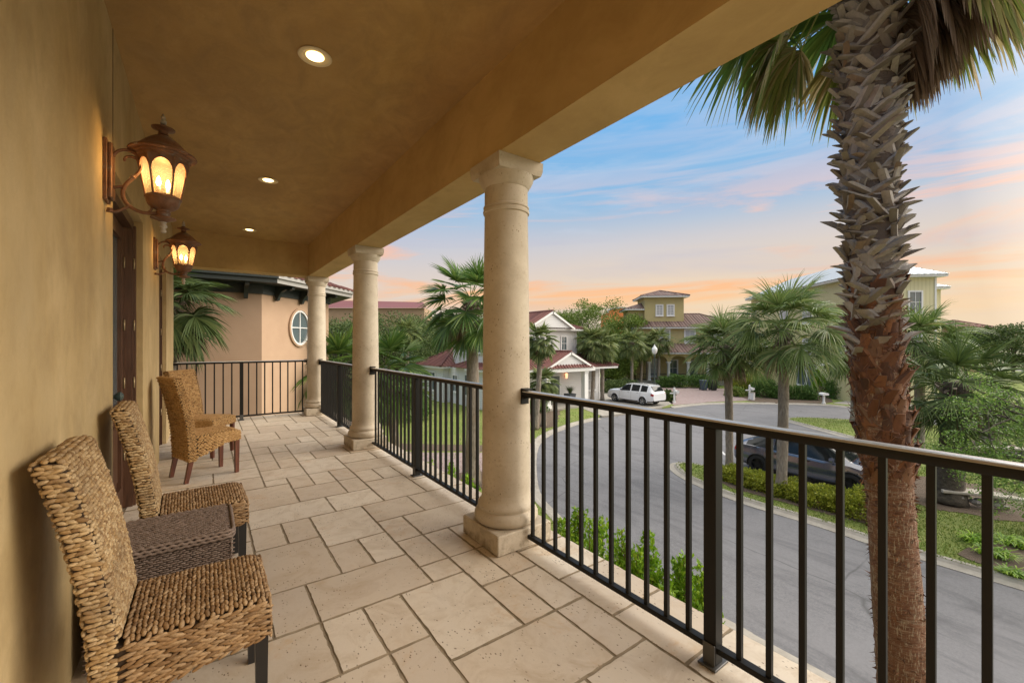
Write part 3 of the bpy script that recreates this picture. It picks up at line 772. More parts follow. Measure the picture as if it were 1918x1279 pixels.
    f = B(); f.lathe([(0.0000, -.235), (0.0172, -.240), (0.0109, -.250), (0.0187, -.260), (0.0187, -.270), (0.0094, -.278), (0.0125, -.285), (0.0156, -.293), (0.0109, -.302), (0.0000, -.305)], ax, 0, 16, False); f.build('finial', 'pale_patina', t, 'auto')
    for s in (-1, 1):
        q = B(); q.tube([(ax + s * .02, s * .022, -.09), (ax + s * .02, s * .022, -.04)], .009, 10)
        candle = q.build('candle', 'white_plastic', t, True)
        q = B(); q.lathe([(0.0000, -.04), (0.0078, -.036), (0.0121, -.022), (0.0101, -.004), (0.0047, .012), (0.0000, .02)], ax + s * .02, s * .022, 12, False); q.build('bulb', 'bulb_glow', candle, True)
    ld = bpy.data.lights.new('lantern_light', 'POINT'); ld.energy = 4.2; ld.color = (1, .66, .32); ld.shadow_soft_size = .03
    lo = bpy.data.objects.new('lantern_light', ld); link(lo, t); lo.location = (ax, 0, .03)
    return t
lantern('nearer copper lantern, the large one hanging close over the left chair', (WX, 3.20, 2.343))
lantern('farther copper lantern between the two doors, smaller in view', (WX, 5.87, 2.343))

def downlight(y, lab):
    t = thing('recessed_light', lab, 'ceiling light', (.575, y, CZ), 0, 'recessed ceiling lights')
    B().lathe([(.075, -.001), (.098, -.001), (.103, -.006), (.098, -.010), (.080, -.009), (.073, -.004)], n=36, cap=False).build('trim_ring', 'trim_ring', t, 'auto')
    B().lathe([(.0, -.0022), (.077, -.0022)], n=36, cap=False).build('reflector', 'trim_ring', t)
    B().lathe([(.0, -.010), (.045, -.0095), (.054, -.004)], n=30, cap=False).build('lens', 'downlight_glow', t)
    ld = bpy.data.lights.new('downlight', 'SPOT'); ld.energy = 14; ld.color = (1, .72, .40); ld.spot_size = math.radians(120); ld.spot_blend = .8; ld.shadow_soft_size = .05
    lo = bpy.data.objects.new('downlight', ld); link(lo, t); lo.location = (0, 0, -.03)
downlight(3.0, 'nearest round recessed light in the terrace ceiling')
downlight(5.6, 'middle round recessed light in the terrace ceiling')
downlight(8.24, 'farthest recessed light, just before the cross beam')
# ------------------------------------------------------------------ ground
def sheet(name, pts, z0, z1, mat, kind='structure'):
    return B().poly([(p[0], p[1]) for p in pts], z0, z1).build(name, mat, kind=kind)
def smooth(pts, n=6, closed=True):
    out = []; m = len(pts); P = [Vector((p[0], p[1])) for p in pts]
    rg = range(m) if closed else range(m - 1)
    for i in rg:
        a, b_, c, d = (P[(i - 1) % m], P[i], P[(i + 1) % m], P[(i + 2) % m]) if closed else (P[max(i - 1, 0)], P[i], P[i + 1], P[min(i + 2, m - 1)])
        for k in range(n):
            t = k / n; out.append(tuple(.5 * ((2 * b_) + (c - a) * t + (2 * a - 5 * b_ + 4 * c - d) * t * t + (3 * b_ - a - 3 * c + d) * t ** 3)))
    if not closed: out.append(tuple(P[-1]))
    return out
def kerb(pts, w=.42, closed=False, h=.11, side=1):
    """rolled concrete kerb and gutter along a line; side=+1 puts the raised edge on the left of the run"""
    P = [Vector((p[0], p[1])) for p in pts]; n = len(P); R = []
    for i, p in enumerate(P):
        a = P[(i - 1) % n] if closed else P[max(i - 1, 0)]; c = P[(i + 1) % n] if closed else P[min(i + 1, n - 1)]
        d = (c - a).normalized(); nn = Vector((-d.y, d.x)) * side
        R.append([(p.x + nn.x * o, p.y + nn.y * o, G + z) for o, z in ((.13, -.05), (.13, h), (.02, h), (-.08, .045), (-w + .13, .016), (-w + .13, -.05))])
    if closed: R.append(R[0])
    return B().rings(R, not closed, True).build('kerb', 'concrete', kind='structure')
B().poly([(-400, -400), (900, -400), (900, 900), (-400, 900)], G - .4, G - .02).build('ground', 'rough_ground', kind='structure')
# asphalt as one sheet
sheet('road', [(6, -60), (130, -60), (130, 40), (60, 60), (20, 40), (6, 30)], G - .015, G, 'asphalt')
# near verge, with the lawn and kerb on our side of the street
near = [(7.55, -30), (7.60, 0), (7.65, 4), (7.7, 7.3), (8.35, 9.6), (9.6, 12.2), tuple(gp(1004, 828))[:2], tuple(gp(1064, 798))[:2], tuple(gp(1120, 784))[:2]]
nl = smooth(near, 6, False)
kerb(nl, side=1)
last = nl[-1]
wh_drive = [gp(1143, 781), gp(1128, 782), gp(1050, 752), gp(1032, 741), gp(1105, 733), gp(1150, 735), gp(1240, 741), gp(1262, 757), gp(1240, 765), gp(1205, 771)]
sheet('lawn', [(q[0] - .13, q[1]) for q in nl] + [tuple(gp(1128, 778))[:2], tuple(gp(1045, 752))[:2], (22.5, 29), (15, 40), (-30, 60), (-40, 30), (2, 30), (3.5, 9.6), (3.4, -30)], G - .05, G + .10, 'lawn')
sheet('driveway', wh_drive, G - .02, G + .12, 'concrete')
sheet('driveway', [gp(560, 880), gp(700, 900), gp(800, 912), gp(880, 905), gp(960, 870), gp(1002, 838), gp(990, 832), gp(900, 852), gp(800, 852), gp(700, 846), gp(600, 842)], G + .06, G + .115, 'pavers')
# lawn across the street
isl = [(14.35, -30), (14.2, 0), (14.1, 2.8), (14.3, 4.6), (14.35, 6.9), (15.0, 9.2), (16.0, 10.45), (16.75, 10.2), (16.95, 8), (16.85, 5.2), (17.6, 4.0), (20, 4.1), (24.0, 4.9), (25.6, 5.4), (28, 7.3), (30.3, 10.6), (31.6, 12.3), (33.2, 12.0), (35.2, 9.2), (37, 5.5), (38.2, 0), (38.5, -30)]
il = smooth(isl, 5, False)
kerb(il, side=-1)
sheet('lawn', il, G - .05, G + .10, 'lawn')
def blob(cx, cy, rx, ry, n=22, seed=0, j=.12):
    r = random.Random(seed); return [(cx + rx * math.cos(2 * PI * k / n) * (1 + r.uniform(-j, j)), cy + ry * math.sin(2 * PI * k / n) * (1 + r.uniform(-j, j))) for k in range(n)]
# far side of the road
fk = [gp(1085, 772), gp(1150, 771), gp(1240, 765), gp(1320, 757), gp(1404, 756), gp(1480, 757), gp(1543, 759), gp(1600, 764), gp(1700, 772), gp(1800, 775), gp(1918, 776), (60, -20)]
fl = smooth([tuple(p)[:2] for p in fk], 5, False)
kerb(fl[11:], side=1)
sheet('verge', fl[8:] + [(120, -20), (120, 90), (40, 110), (10, 90), (22, 29.2), (27, 27)], G - .04, G + .09, 'lawn')
sheet('path', [gp(1560, 757), gp(1615, 763), gp(1720, 770), gp(1760, 771), gp(1760, 764), gp(1680, 757), gp(1600, 748), gp(1590, 740), gp(1570, 742), gp(1590, 752)], G + .09, G + .115, 'concrete')
sheet('driveway', [gp(1262, 761), gp(1330, 755), gp(1404, 752), gp(1384, 744), gp(1362, 730), gp(1240, 724), gp(1200, 728), gp(1236, 744)], G + .09, G + .12, 'pavers')
mulches = [blob(*tuple(gp(1262, 752, G))[:2], 2.0, 1.6, seed=1), [gp(u, v) for u, v in ((1395, 752), (1440, 756), (1500, 757), (1548, 757), (1558, 752), (1540, 740), (1470, 738), (1420, 735), (1392, 742))],
           blob(20.4, 2.9, 2.2, 1.9, seed=3), blob(31, 3.2, 1.8, 1.6, seed=4), [(14.5, 1.3), (15.3, 1.9), (17.0, 1.0), (18.2, -.2), (18, -4), (14.6, -4)],
           [(14.95, 7.6), (15.3, 8.2), (16.4, 7.2), (16.4, 3.6), (15.2, 2.9), (15.0, 4.5)], [gp(u, v) for u, v in ((1040, 800), (1000, 800), (985, 765), (1010, 752), (1045, 756), (1075, 762), (1050, 772))],
           [(2.2, -3), (5.2, -3), (5.2, 9.2), (2.2, 9.2)], blob(8.0, 13.7, 1.0, 1.0, seed=8), [gp(u, v, G) for u, v in ((560, 842), (900, 850), (985, 832), (985, 815), (900, 838), (560, 830))]]
def ragged(P, j=.10):
    r = random.Random(len(P)); out = []; P = [Vector((p[0], p[1])) for p in P]
    for a, c in zip(P, P[1:] + P[:1]):
        n = max(1, min(40, int((c - a).length / .22)))
        for k in range(n): q = a.lerp(c, k / n); out.append((q.x + r.uniform(-j, j), q.y + r.uniform(-j, j)))
    return out
mulches = [ragged(smooth(m, 4)) if len(m) > 6 or i == 4 else m for i, m in enumerate(mulches)]
for m in mulches: sheet('mulch_bed', m, G + .02, G + .118, 'mulch')
# painted parking line and its twin
for p, q in (((1570, 841), (1622, 848)), ((1352, 845), (1358, 852))):
    a, c = gp(*p), gp(*q); d = (c - a).normalized(); n = Vector((-d.y, d.x, 0)) * .05
    B().add([(a - n + Vector((0, 0, .004))), (c - n + Vector((0, 0, .004))), (c + n + Vector((0, 0, .004))), (a + n + Vector((0, 0, .004)))], [(0, 1, 2, 3)]).build('parking_line', 'white_line', kind='structure')

# grass blades on the lawns in view
def inpoly(P, poly):
    x, y = P[:, 0], P[:, 1]; c = np.zeros(len(P), bool); n = len(poly)
    for i in range(n):
        x1, y1 = poly[i][:2]; x2, y2 = poly[(i + 1) % n][:2]
        cond = ((y1 > y) != (y2 > y)) & (x < (x2 - x1) * (y - y1) / ((y2 - y1) if y2 != y1 else 1e-9) + x1); c ^= cond
    return c
def grass(poly, n, box, h, name='grass'):
    P = np.stack([rng.uniform(box[0], box[1], n), rng.uniform(box[2], box[3], n)], 1); P = P[inpoly(P, poly)]
    for m in mulches: P = P[~inpoly(P, m)]
    k = len(P); z = np.full((k, 1), G + .10); P = np.concatenate([P, z], 1)
    d = rng.normal(size=(k, 3)) * .5; d[:, 2] = 1; d = unit(d); r = unit(np.cross(d, rng.normal(size=(k, 3)))); hh = h * rng.uniform(.5, 1.5, (k, 1))
    V = np.stack([P - r * .012, P + r * .012, P + d * hh], 1).reshape(-1, 3)
    npmesh(name, V, np.arange(3 * k).reshape(k, 3), 'grass_blade', kind='stuff')
grass(il, 60000, (14, 24, -2, 11), .05)
grass(il, 26000, (24, 39, 0, 13), .08)
grass([(q[0] - .13, q[1]) for q in nl] + [(22, 28), (8, 30), (3.5, 9.6), (3.4, -3)], 40000, (3.4, 23, -3, 30), .07)

# ------------------------------------------------------------------ palms
def strip(Vs, Fs, pts, ws, side):
    n = len(Vs)
    for p, w in zip(pts, ws): Vs.append(p - side * w); Vs.append(p + side * w)
    for i in range(len(pts) - 1): a = n + 2 * i; Fs.append((a, a + 1, a + 3, a + 2))
def frond(Vs, Fs, base, az, el, pet, bl, droop, nseg, r, spread=115, tipdroop=1.0, wid=.028, hang=0):
    """petiole then a fan of narrow pleated segments whose tips hang"""
    d = Vector((math.cos(az) * math.cos(el), math.sin(az) * math.cos(el), math.sin(el)))
    side = Vector((-math.sin(az), math.cos(az), 0)); down = Vector((0, 0, -1))
    pp = []
    for k in range(6):
        t = k / 5; pp.append(base + d * pet * t + down * droop * pet * t * t * .55)
    strip(Vs, Fs, pp, [.022, .016, .013, .012, .011, .010], side)
    strip(Vs, Fs, pp, [.012] * 6, side.cross(d))
    hub = pp[-1]; ax = (pp[-1] - pp[-2]).normalized(); up = side.cross(ax)
    if up.z < 0: up = -up
    roll = r.uniform(-.45, .45); side = side * math.cos(roll) + up * math.sin(roll); up = ax.cross(side)
    if up.z < 0: up = -up
    for k in range(nseg):
        f = (k + .5) / nseg * 2 - 1; th = math.radians(f * spread) + r.uniform(-.03, .03)
        s = ax * math.cos(th) + side * math.sin(th) + up * (.22 * abs(f) + .05)
        s.normalize(); L = bl * (1 - .30 * abs(f) ** 2.2) * r.uniform(.88, 1.08)
        h0 = hub + ax * (.10 * bl * (1 - abs(f)))
        sd = s.cross(up).normalized(); sd = (sd + up * r.choice((-.7, .7))).normalized()
        dr = tipdroop * r.uniform(.75, 1.25)
        pts = [h0 + s * L * t + down * L * (dr * .62 * max(0, t - .30) ** 1.8 + hang * t * t) for t in (0, .3, .55, .8, 1.0)]
        # keep segment length roughly constant as it bends
        q = [pts[0]]; 
        for i in range(1, 5):
            v = pts[i] - pts[i - 1]; q.append(q[-1] + v.normalized() * L * (.3, .25, .25, .2)[i - 1])
        strip(Vs, Fs, q, [wid * .3, wid * .82, wid * .74, wid * .34, wid * .04], sd)
def palm(lab, foot, top, r0, r1, nf, pet, bl, group, kind='sabal', nseg=34, seed=1, tip=1.0, ndead=6, leaf='palm_leaf', boots=True, name='sabal_palm', wid=.03, elmin=-55, bark='palm_bark', bootlen=.5):
    r = random.Random(seed); foot = Vector(foot); top = Vector(top)
    t = thing(name, lab, 'palm', foot, 0, group)
    ht = top - foot
    tb = B(); pts = []; rad = []; n = 26
    for k in range(n + 1):
        f = k / n; bend = math.sin(f * PI) * .06
        pts.append(Vector((ht.x * f + bend, ht.y * f, ht.z * f))); rad.append((r0 + (r1 - r0) * f) * (1 + (.35 * (1 - f * 9) if f < .11 else 0)) * (1 + r.uniform(-.035, .035)))
    tb.tube(pts, rad, 16); tb.build('trunk', bark, t, True)
    if boots:
        bt = B(); bl_ = bootlen
        for k in range(int(46 * bl_ / .5)):
            f = k / (46 * bl_ / .5); z = ht.z - .08 - f * bl_ * 1.6; q = Vector((ht.x, ht.y, 0)) * (z / ht.z); a = k * 2.39996
            rr = r1 * (1.05 + .3 * (1 - f)); o = Vector((math.cos(a), math.sin(a), 0)); s = Vector((-o.y, o.x, 0))
            p0 = q + o * rr * .8 + Vector((0, 0, z)); L = r.uniform(.16, .30); dirn = (o * r.uniform(.5, 1.0) + Vector((0, 0, r.uniform(-.6, 1.0)))).normalized()
            nn = s.cross(dirn) * .012
            bt.rings([[p_ + s * w - nn, p_ + s * w + nn, p_ - s * w + nn, p_ - s * w - nn] for p_, w in ((p0, .055), (p0 + dirn * L * .5, .045), (p0 + dirn * L, .028))])
        bt.build('boots', 'sabal_boot', t)
    Vs, Fs = [], []
    c = Vector((ht.x, ht.y, ht.z))
    for k in range(nf):
        f = (k + .5) / nf; el = math.radians(82 - (82 - elmin) * f ** .8 + r.uniform(-7, 7)); az = k * 2.39996 + r.uniform(-.25, .25)
        frond(Vs, Fs, c + Vector((math.cos(az) * r1 * .6, math.sin(az) * r1 * .6, .28 * (1 - f) - .1)), az, el, pet * r.uniform(.85, 1.12) * (.7 + .3 * min(1, f * 3)), bl * r.uniform(.88, 1.1) , .35 + .4 * f, nseg, r, 112, tip * (.55 + .8 * f), wid)
    npmesh('crown', np.array([tuple(v) for v in Vs]), np.array(Fs), leaf, t)
    if ndead:
        Vs, Fs = [], []
        for k in range(ndead):
            az = k * 2.39996 + 1; el = math.radians(r.uniform(-75, -50))
            frond(Vs, Fs, c + Vector((math.cos(az) * r1, math.sin(az) * r1, -.15)), az, el, pet * .6, bl * .75, .5, int(nseg * .7), r, 70, 1.2, wid, .2)
        npmesh('dead_fronds', np.array([tuple(v) for v in Vs]), np.array(Fs), 'dead_leaf', t)
    return t
GZ = G + .10
def pz(u, D, v): p = at(u, D); p.z = zat(v, D); return p
def pf(u, D): p = at(u, D); p.z = GZ; return p
SG = 'sabal palms across the street'
palm('sabal palm with a slim trunk, left of its neighbour behind the dark crossover', gp(1366, 888, GZ), pz(1362, 16.7, 648), .135, .15, 40, .85, .98, SG, seed=3, tip=1.35, ndead=9, nseg=36, elmin=-20, wid=.027, bootlen=.62)
palm('tallest street palm, its spotted trunk standing in the hedge before the dark crossover', gp(1463, 928, GZ), pz(1468, 14.4, 614), .165, .15, 42, 1.05, 1.12, SG, seed=4, tip=1.4, ndead=4, nseg=38, elmin=-22, wid=.026, bootlen=.35)
palm('sabal palm on the far grass tip, crown drooping beside the spotted trunk palm', gp(1600, 790, GZ), pz(1598, 28, 640), .19, .19, 40, 1.25, 1.45, SG, seed=5, tip=1.5, leaf='palm_leaf', nseg=34, wid=.045)
palm('palm with light green drooping crown just right of the big shaggy trunk', pf(1722, 19), pz(1722, 19, 640), .19, .18, 42, 1.0, 1.3, SG, seed=6, tip=1.6, nseg=34, wid=.036)
palm('thick dark trunked palm in a mulch ring beside the stone bench', gp(1778, 942, GZ), pz(1788, 13.7, 716), .36, .27, 34, .95, 1.05, None, seed=7, tip=.6, leaf='dark_leaf', nseg=40, bark='dark_bark', name='date_palm', wid=.024, bootlen=.7)
palm('small leaning palm behind the farther stone bench', gp(1852, 835, GZ), pz(1872, 21.0, 728), .38, .26, 26, .9, 1.1, None, seed=8, tip=.7, leaf='dark_leaf', nseg=30, bark='palm_bark', name='date_palm')
WG = 'palms around the white and the yellow house'
def farpalm(lab, ub, D, ut, vt, s=1.0, seed=1, vb=None, **k):
    f = pf(ub, D); palm(lab, f, pz(ut, D, vt), .16, .14, 34, .72 * s, .95 * s, WG, seed=seed, tip=1.05, nseg=22, leaf='palm_leaf_far', wid=.055, ndead=4, **k)
farpalm('palm in front of the white house porch gable, left of the two together', 1109, 37.0, 1112, 640, 1.1, 21)
farpalm('right hand palm of the pair by the white house corner', 1128, 37.5, 1127, 642, 1.1, 22)
farpalm('palm with thick booted trunk before the upper floor of the white house', 1003, 25, 1012, 636, .72, 23, bootlen=.9)
farpalm('palm behind the white suv, left of the street lamp', 1183, 47, 1183, 640, 1.15, 24)
farpalm('palm left behind the lamp post, trunk close to another trunk', 1200, 50, 1202, 648, 1.1, 25)
farpalm('palm close behind the lamp post by the brown porch trunk', 1212, 52, 1212, 640, 1.05, 26)
farpalm('palm right behind the white globe of the street lamp', 1232, 51, 1234, 636, 1.2, 27)
farpalm('short young palm at the white house porch, low feathery crown', 1018, 26, 1016, 716, .7, 28, boots=False)
farpalm('palm in the dark trees left of the fan palm', 762, 38, 762, 622, 1.0, 29)
palm('low fan palm with broad leaves between the middle and the far column', pf(640, 13.5), pz(632, 13.5, 690), .17, .16, 26, .8, .95, None, seed=31, leaf='fan_leaf', nseg=40, tip=.8, name='fan_palm', ndead=3)
palm('low fan palm with broad leaves right of the middle column', pf(745, 15.5), pz(722, 15.5, 690), .17, .16, 28, .95, 1.0, None, seed=32, leaf='fan_leaf', nseg=40, tip=.8, name='fan_palm', ndead=3)
palm('palm with a skirt of dead fronds standing just left of the near column', gp(884, 908, GZ), pz(882, 15.6, 560), .26, .20, 34, 1.05, 1.0, None, seed=33, leaf='fan_leaf', nseg=42, tip=.7, name='fan_palm', ndead=26, wid=.034, elmin=-60, bark='palm_bark', bootlen=.6)
palm('palm drooping against the tan house wall, seen past the end of the terrace wall', pf(305, 8.9), pz(312, 8.9, 566), .16, .15, 34, .5, .78, None, seed=34, leaf='dark_leaf', nseg=40, tip=1.3, name='fan_palm', ndead=3, wid=.022, elmin=-70)

# ------------------------------------------------------------------ the big shaggy palm by the terrace
def big_palm():
    r = random.Random(9); D = 4.25
    p = at(1722, D, G + .1); foot = Vector(p)
    t = thing('washingtonia_palm', 'huge palm close to the terrace, shaggy grey boots above and red brown fibrous trunk below', 'palm', foot)
    def ctr(z):
        u = np.interp(z, [-3.8, -2, 0, 1.1, 2.7, 4.6], [1712, 1692, 1664, 1642, 1630, 1626]); q = at(float(u), D); return Vector((q.x, q.y, z)) - foot
    def rad(z): return float(np.interp(z, [-3.8, -3.4, -1.2, -.2, .6, 1.6, 4.6], [.34, .225, .198, .185, .20, .188, .21]))
    tb = B(); zs = np.linspace(G + .1, 5.6, 130)
    tb.rings([[ctr(z) + Vector((math.cos(2 * PI * k / 36), math.sin(2 * PI * k / 36), 0)) * (rad(z) * (1 + .022 * math.sin(z * 46) * (z < 0.2) + r.uniform(-.018, .018))) for k in range(36)] for z in zs]); tb.build('trunk', 'washingtonia_bark', t, True)
    away = math.atan2((foot - Vector((0, 0, 0))).y, foot.x)
    # fibrous shreds on the lower trunk
    sh = B()
    for k in range(900):
        z = r.uniform(-2.9, .25); 
        if r.random() < .35: z = r.uniform(-.35, .3)
        a = r.uniform(0, 2 * PI); o = Vector((math.cos(a), math.sin(a), 0)); s = Vector((-o.y, o.x, 0)); p0 = ctr(z) + o * rad(z) * .995
        L = r.uniform(.02, .07); d = (o * r.uniform(.15, .7) + s * r.uniform(-1, 1) + Vector((0, 0, r.uniform(-1, .4)))).normalized(); w = r.uniform(.003, .012)
        c = d.cross(o).normalized() * w
        sh.add([p0 - c, p0 + c, p0 + d * L + o * .004], [(0, 1, 2)])
    sh.build('fibre', 'red_boot', t, fixn=False)
    def boot(b, z, a, W, L, out, upz, th=.012, split=True, lean=0, tap=.55):
        o = Vector((math.cos(a), math.sin(a), 0)); s = Vector((-o.y, o.x, 0)); p0 = ctr(z) + o * (rad(z) * .93)
        R = []; m = 5
        for i in range(m + 1):
            f = i / m; w = W * (1 - tap * f ** 1.3) * r.uniform(.93, 1.07)
            q = p0 + o * (out * L * f ** 1.5 + .012) + Vector((0, 0, upz * L * f)) + s * (lean * L * f)
            curl = .35 * w
            R.append([q + s * w - o * curl, q + s * w * .4 + o * th * .5, q - s * w * .4 + o * th * .5, q - s * w - o * curl, q - s * w - o * (curl + th), q + s * w - o * (curl + th)])
        b.rings(R)
        if split:
            for sg in (-1, 1):
                e = R[-1]; q = (e[0] if sg > 0 else e[3]); w = W * .2
                tip = q + o * out * L * .22 + Vector((0, 0, upz * L * r.uniform(.1, .25))) + s * sg * .03
                b.rings([[q - s * sg * w - o * .004, q - s * sg * w + o * .008, q + o * .006, q - o * .006], [tip, tip + o * .004, tip + s * .004, tip - o * .003]])
    red = B(); k = 0; z = .02
    while z < 2.3:
        for j in range(8):
            a = k * 2.39996 + r.uniform(-.2, .2); k += 1
            if r.random() < (z - 1.45) / .8: continue
            boot(red, z + r.uniform(-.03, .03), a, r.uniform(.07, .10), r.uniform(.15, .24), r.uniform(.04, .20), r.uniform(.8, 1), .01, r.random() < .5, r.uniform(-.7, .7))
        z += .068
    for k in range(700):
        z = r.uniform(.0, 1.8); a = r.uniform(0, 2 * PI); o = Vector((math.cos(a), math.sin(a), 0)); s = Vector((-o.y, o.x, 0)); p0 = ctr(z) + o * (rad(z) + .01)
        d = (s * r.uniform(-1, 1) + Vector((0, 0, r.uniform(-1, 1))) + o * r.uniform(.1, .5)).normalized(); L = r.uniform(.04, .13); c = d.cross(o).normalized() * .003
        red.add([p0 - c, p0 + c, p0 + d * L * .6 + c + o * .01, p0 + d * L], [(0, 1, 2, 3)])
    red.build('red_boots', 'red_boot', t, 'auto')
    gr = B(); z = 1.15; k = 0
    while z < 5.2:
        for j in range(12):
            a = k * 2.39996 + r.uniform(-.3, .3); k += 1
            if r.random() > (z - 1.1) / .8: continue
            boot(gr, z + r.uniform(-.04, .04), a, r.uniform(.05, .085), r.uniform(.15, .25), r.uniform(.0, .22), r.uniform(.3, .8), .018, False, r.choice((-1, 1)) * r.uniform(.3, 1.3), r.uniform(.08, .32))
        z += .072
    gr.build('grey_boots', 'grey_boot', t, 'auto')
    # crown above the frame, with its hanging skirt
    top = ctr(5.6)
    Vs, Fs = [], []
    for k in range(34):
        f = k / 34; az = k * 2.39996; el = math.radians(75 - 85 * f)
        frond(Vs, Fs, top + Vector((math.cos(az) * .15, math.sin(az) * .15, .2)), az, el, 1.0, 1.15, .6, 40, r, 105, 1.0, .042)
    npmesh('crown', np.array([tuple(v) for v in Vs]), np.array(Fs), 'fan_leaf', t)
    for nm, mt, n, e0, e1, hg in (('drooping_fronds', 'skirt_leaf', 12, -22, -50, .5), ('dead_skirt', 'dead_leaf', 22, -45, -80, .9)):
        Vs, Fs = [], []
        for k in range(n):
            az = away + (1 if k % 2 else -1) * r.uniform(0, 1.9) if hg < .6 else away - r.uniform(.1, 1.95)
            el = math.radians(r.uniform(e1, e0))
            frond(Vs, Fs, top + Vector((math.cos(az) * .22, math.sin(az) * .22, -.25)), az, el, .62 if hg < .6 else .5, .92, .5, 42, r, 80, 1.5, .029, hg)
        npmesh(nm, np.array([tuple(v) for v in Vs]), np.array(Fs), mt, t)
big_palm()

# ------------------------------------------------------------------ trees and shrubs
def tree(lab, foot, h, rx, ry, rz, n, leaf, mat='oak_leaf', seed=1, name='oak_tree', group=None, clumps=46, cat='tree', trunk_r=.22, bark='dark_bark', zc=None):
    rs = np.random.default_rng(seed); r = random.Random(seed); foot = Vector(foot)
    t = thing(name, lab, cat, foot, 0, group)
    zc = (h - rz) if zc is None else zc
    C_ = []
    for k in range(clumps):
        d = rs.normal(size=3); d /= np.linalg.norm(d); q = rs.uniform(.35, 1) ** .5
        p = np.array([d[0] * rx * q, d[1] * ry * q, zc + d[2] * rz * q * (1 if d[2] > 0 else .8)]); C_.append(p)
    C_ = np.array(C_); cr = rs.uniform(.16, .30, clumps) * (rx + rz) * .62
    tb = B(); tb.tube([(0, 0, 0), (r.uniform(-.2, .2), r.uniform(-.2, .2), zc * .45), (0, 0, zc)], [trunk_r, trunk_r * .75, trunk_r * .35], 8)
    for k in range(0, clumps, 2):
        c = Vector(C_[k]); s = Vector((0, 0, zc * r.uniform(.35, .8))); m = s.lerp(c, .5) + Vector((0, 0, .1 * h * .3)); tb.tube([s, m, c], [trunk_r * .4, trunk_r * .25, trunk_r * .08], 5)
    tb.build('trunk', bark, t, True)
    idx = rs.integers(0, clumps, n); d = unit(rs.normal(size=(n, 3))); q = rs.uniform(0, 1, (n, 1)) ** .45
    P = C_[idx] + d * q * cr[idx][:, None] * np.array([1, 1, .72]); P[:, 2] = np.maximum(P[:, 2], .05)
    V, F = leaves(P, leaf, .6, d * .7 + np.array([0, 0, .3]), 1.0, rs)
    npmesh('crown', V, F, mat, t); return t
TG = 'trees behind the houses'
TL = [(628, 44, 592, 4.2, 'dense tree right of the far column, partly behind the low fan palm', 'dark_leaf'), (690, 52, 582, 5.5, 'tree below the long maroon roof', 'dark_leaf'), (742, 47, 580, 4.6, 'tree left of the shaggy fan palm, directly under the end of the maroon roof', 'dark_leaf'),
      (800, 58, 586, 5.5, 'tree above the left wing of the white house', 'dark_leaf'), (845, 62, 588, 6, 'tree rising behind the fan palm by the near column', 'dark_leaf'),
      (1008, 66, 588, 5.5, 'tree behind the upper roof of the white house', 'oak_leaf'), (1058, 64, 580, 5.2, 'bright green tree right of the white house gable peak', 'oak_leaf'), (1112, 60, 562, 6.2, 'tallest broad green tree, between the white and the yellow house', 'oak_leaf'), (1160, 56, 588, 4.6, 'green tree in front of the orange building', 'oak_leaf'),
      (1150, 50, 650, 2.8, 'low round tree beside the porch stairs of the yellow house', 'oak_leaf'), (1085, 52, 626, 3.6, 'shaded tree close behind the corner of the white house', 'dark_leaf')]
for i, (u, D, v, w, lab, mt) in enumerate(TL):
    h = zat(v, D) - GZ; tree(lab, pf(u, D), h, w, w, h * .42, 15000, .24 if D > 50 else .2, mt, 50 + i, group=TG, clumps=64, zc=h * .56)
for i, (u, D, v, w, lab) in enumerate([(575, 60, 600, 7, 'broad dark tree seen between the far column and the tan house'), (905, 75, 600, 8, 'distant tree behind the near column'), (1420, 75, 612, 6, 'distant tree between the yellow tower house and the pale roofed house'), (1810, 62, 612, 6, 'distant tree right of the pale yellow house'), (1900, 58, 608, 6, 'distant tree at the right edge behind the fine leaved oak')]):
    h = zat(v, D) - GZ; tree(lab, pf(u, D), h, w, w, h * .42, 9000, .32, 'dark_leaf', 80 + i, group=TG, clumps=50, zc=h * .55)
def mound(lab, c, rx, ry, h, n, leaf, mat, seed, group, name='hedge_shrub', rot=0, cat='shrub', z=None):
    rs = np.random.default_rng(seed); t = thing(name, lab, cat, (c[0], c[1], GZ if z is None else z), rot, group)
    tb = B(); r = random.Random(seed)
    for k in range(14):
        a = r.uniform(0, 2 * PI); q = r.uniform(.3, .9); tb.tube([(rx * q * .2 * math.cos(a), ry * q * .2 * math.sin(a), 0), (rx * q * math.cos(a), ry * q * math.sin(a), h * r.uniform(.5, .85))], [.012, .004], 5)
    tb.build('stems', 'brown_bark', t)
    d = unit(rs.normal(size=(n, 3))); d[:, 2] = np.abs(d[:, 2]); lump = 1 + .10 * np.sin(d[:, 0:1] * 7 + seed) * np.cos(d[:, 1:2] * 8 + seed * 2) + .07 * np.sin(d[:, 2:3] * 11 + d[:, 0:1] * 9)
    e = np.sign(d) * np.abs(d) ** .72
    q = rs.uniform(.62, 1.02, (n, 1)); P = e * q * lump * np.array([rx, ry, h * .92]); P[:, 2] = np.maximum(P[:, 2], .03)
    V, F = leaves(P, leaf, .62, d * .8 + np.array([0, 0, .5]), .8, rs); npmesh('foliage', V, F, mat, t); return t
HG = 'clipped yellow green hedge shrubs before the dark crossover'
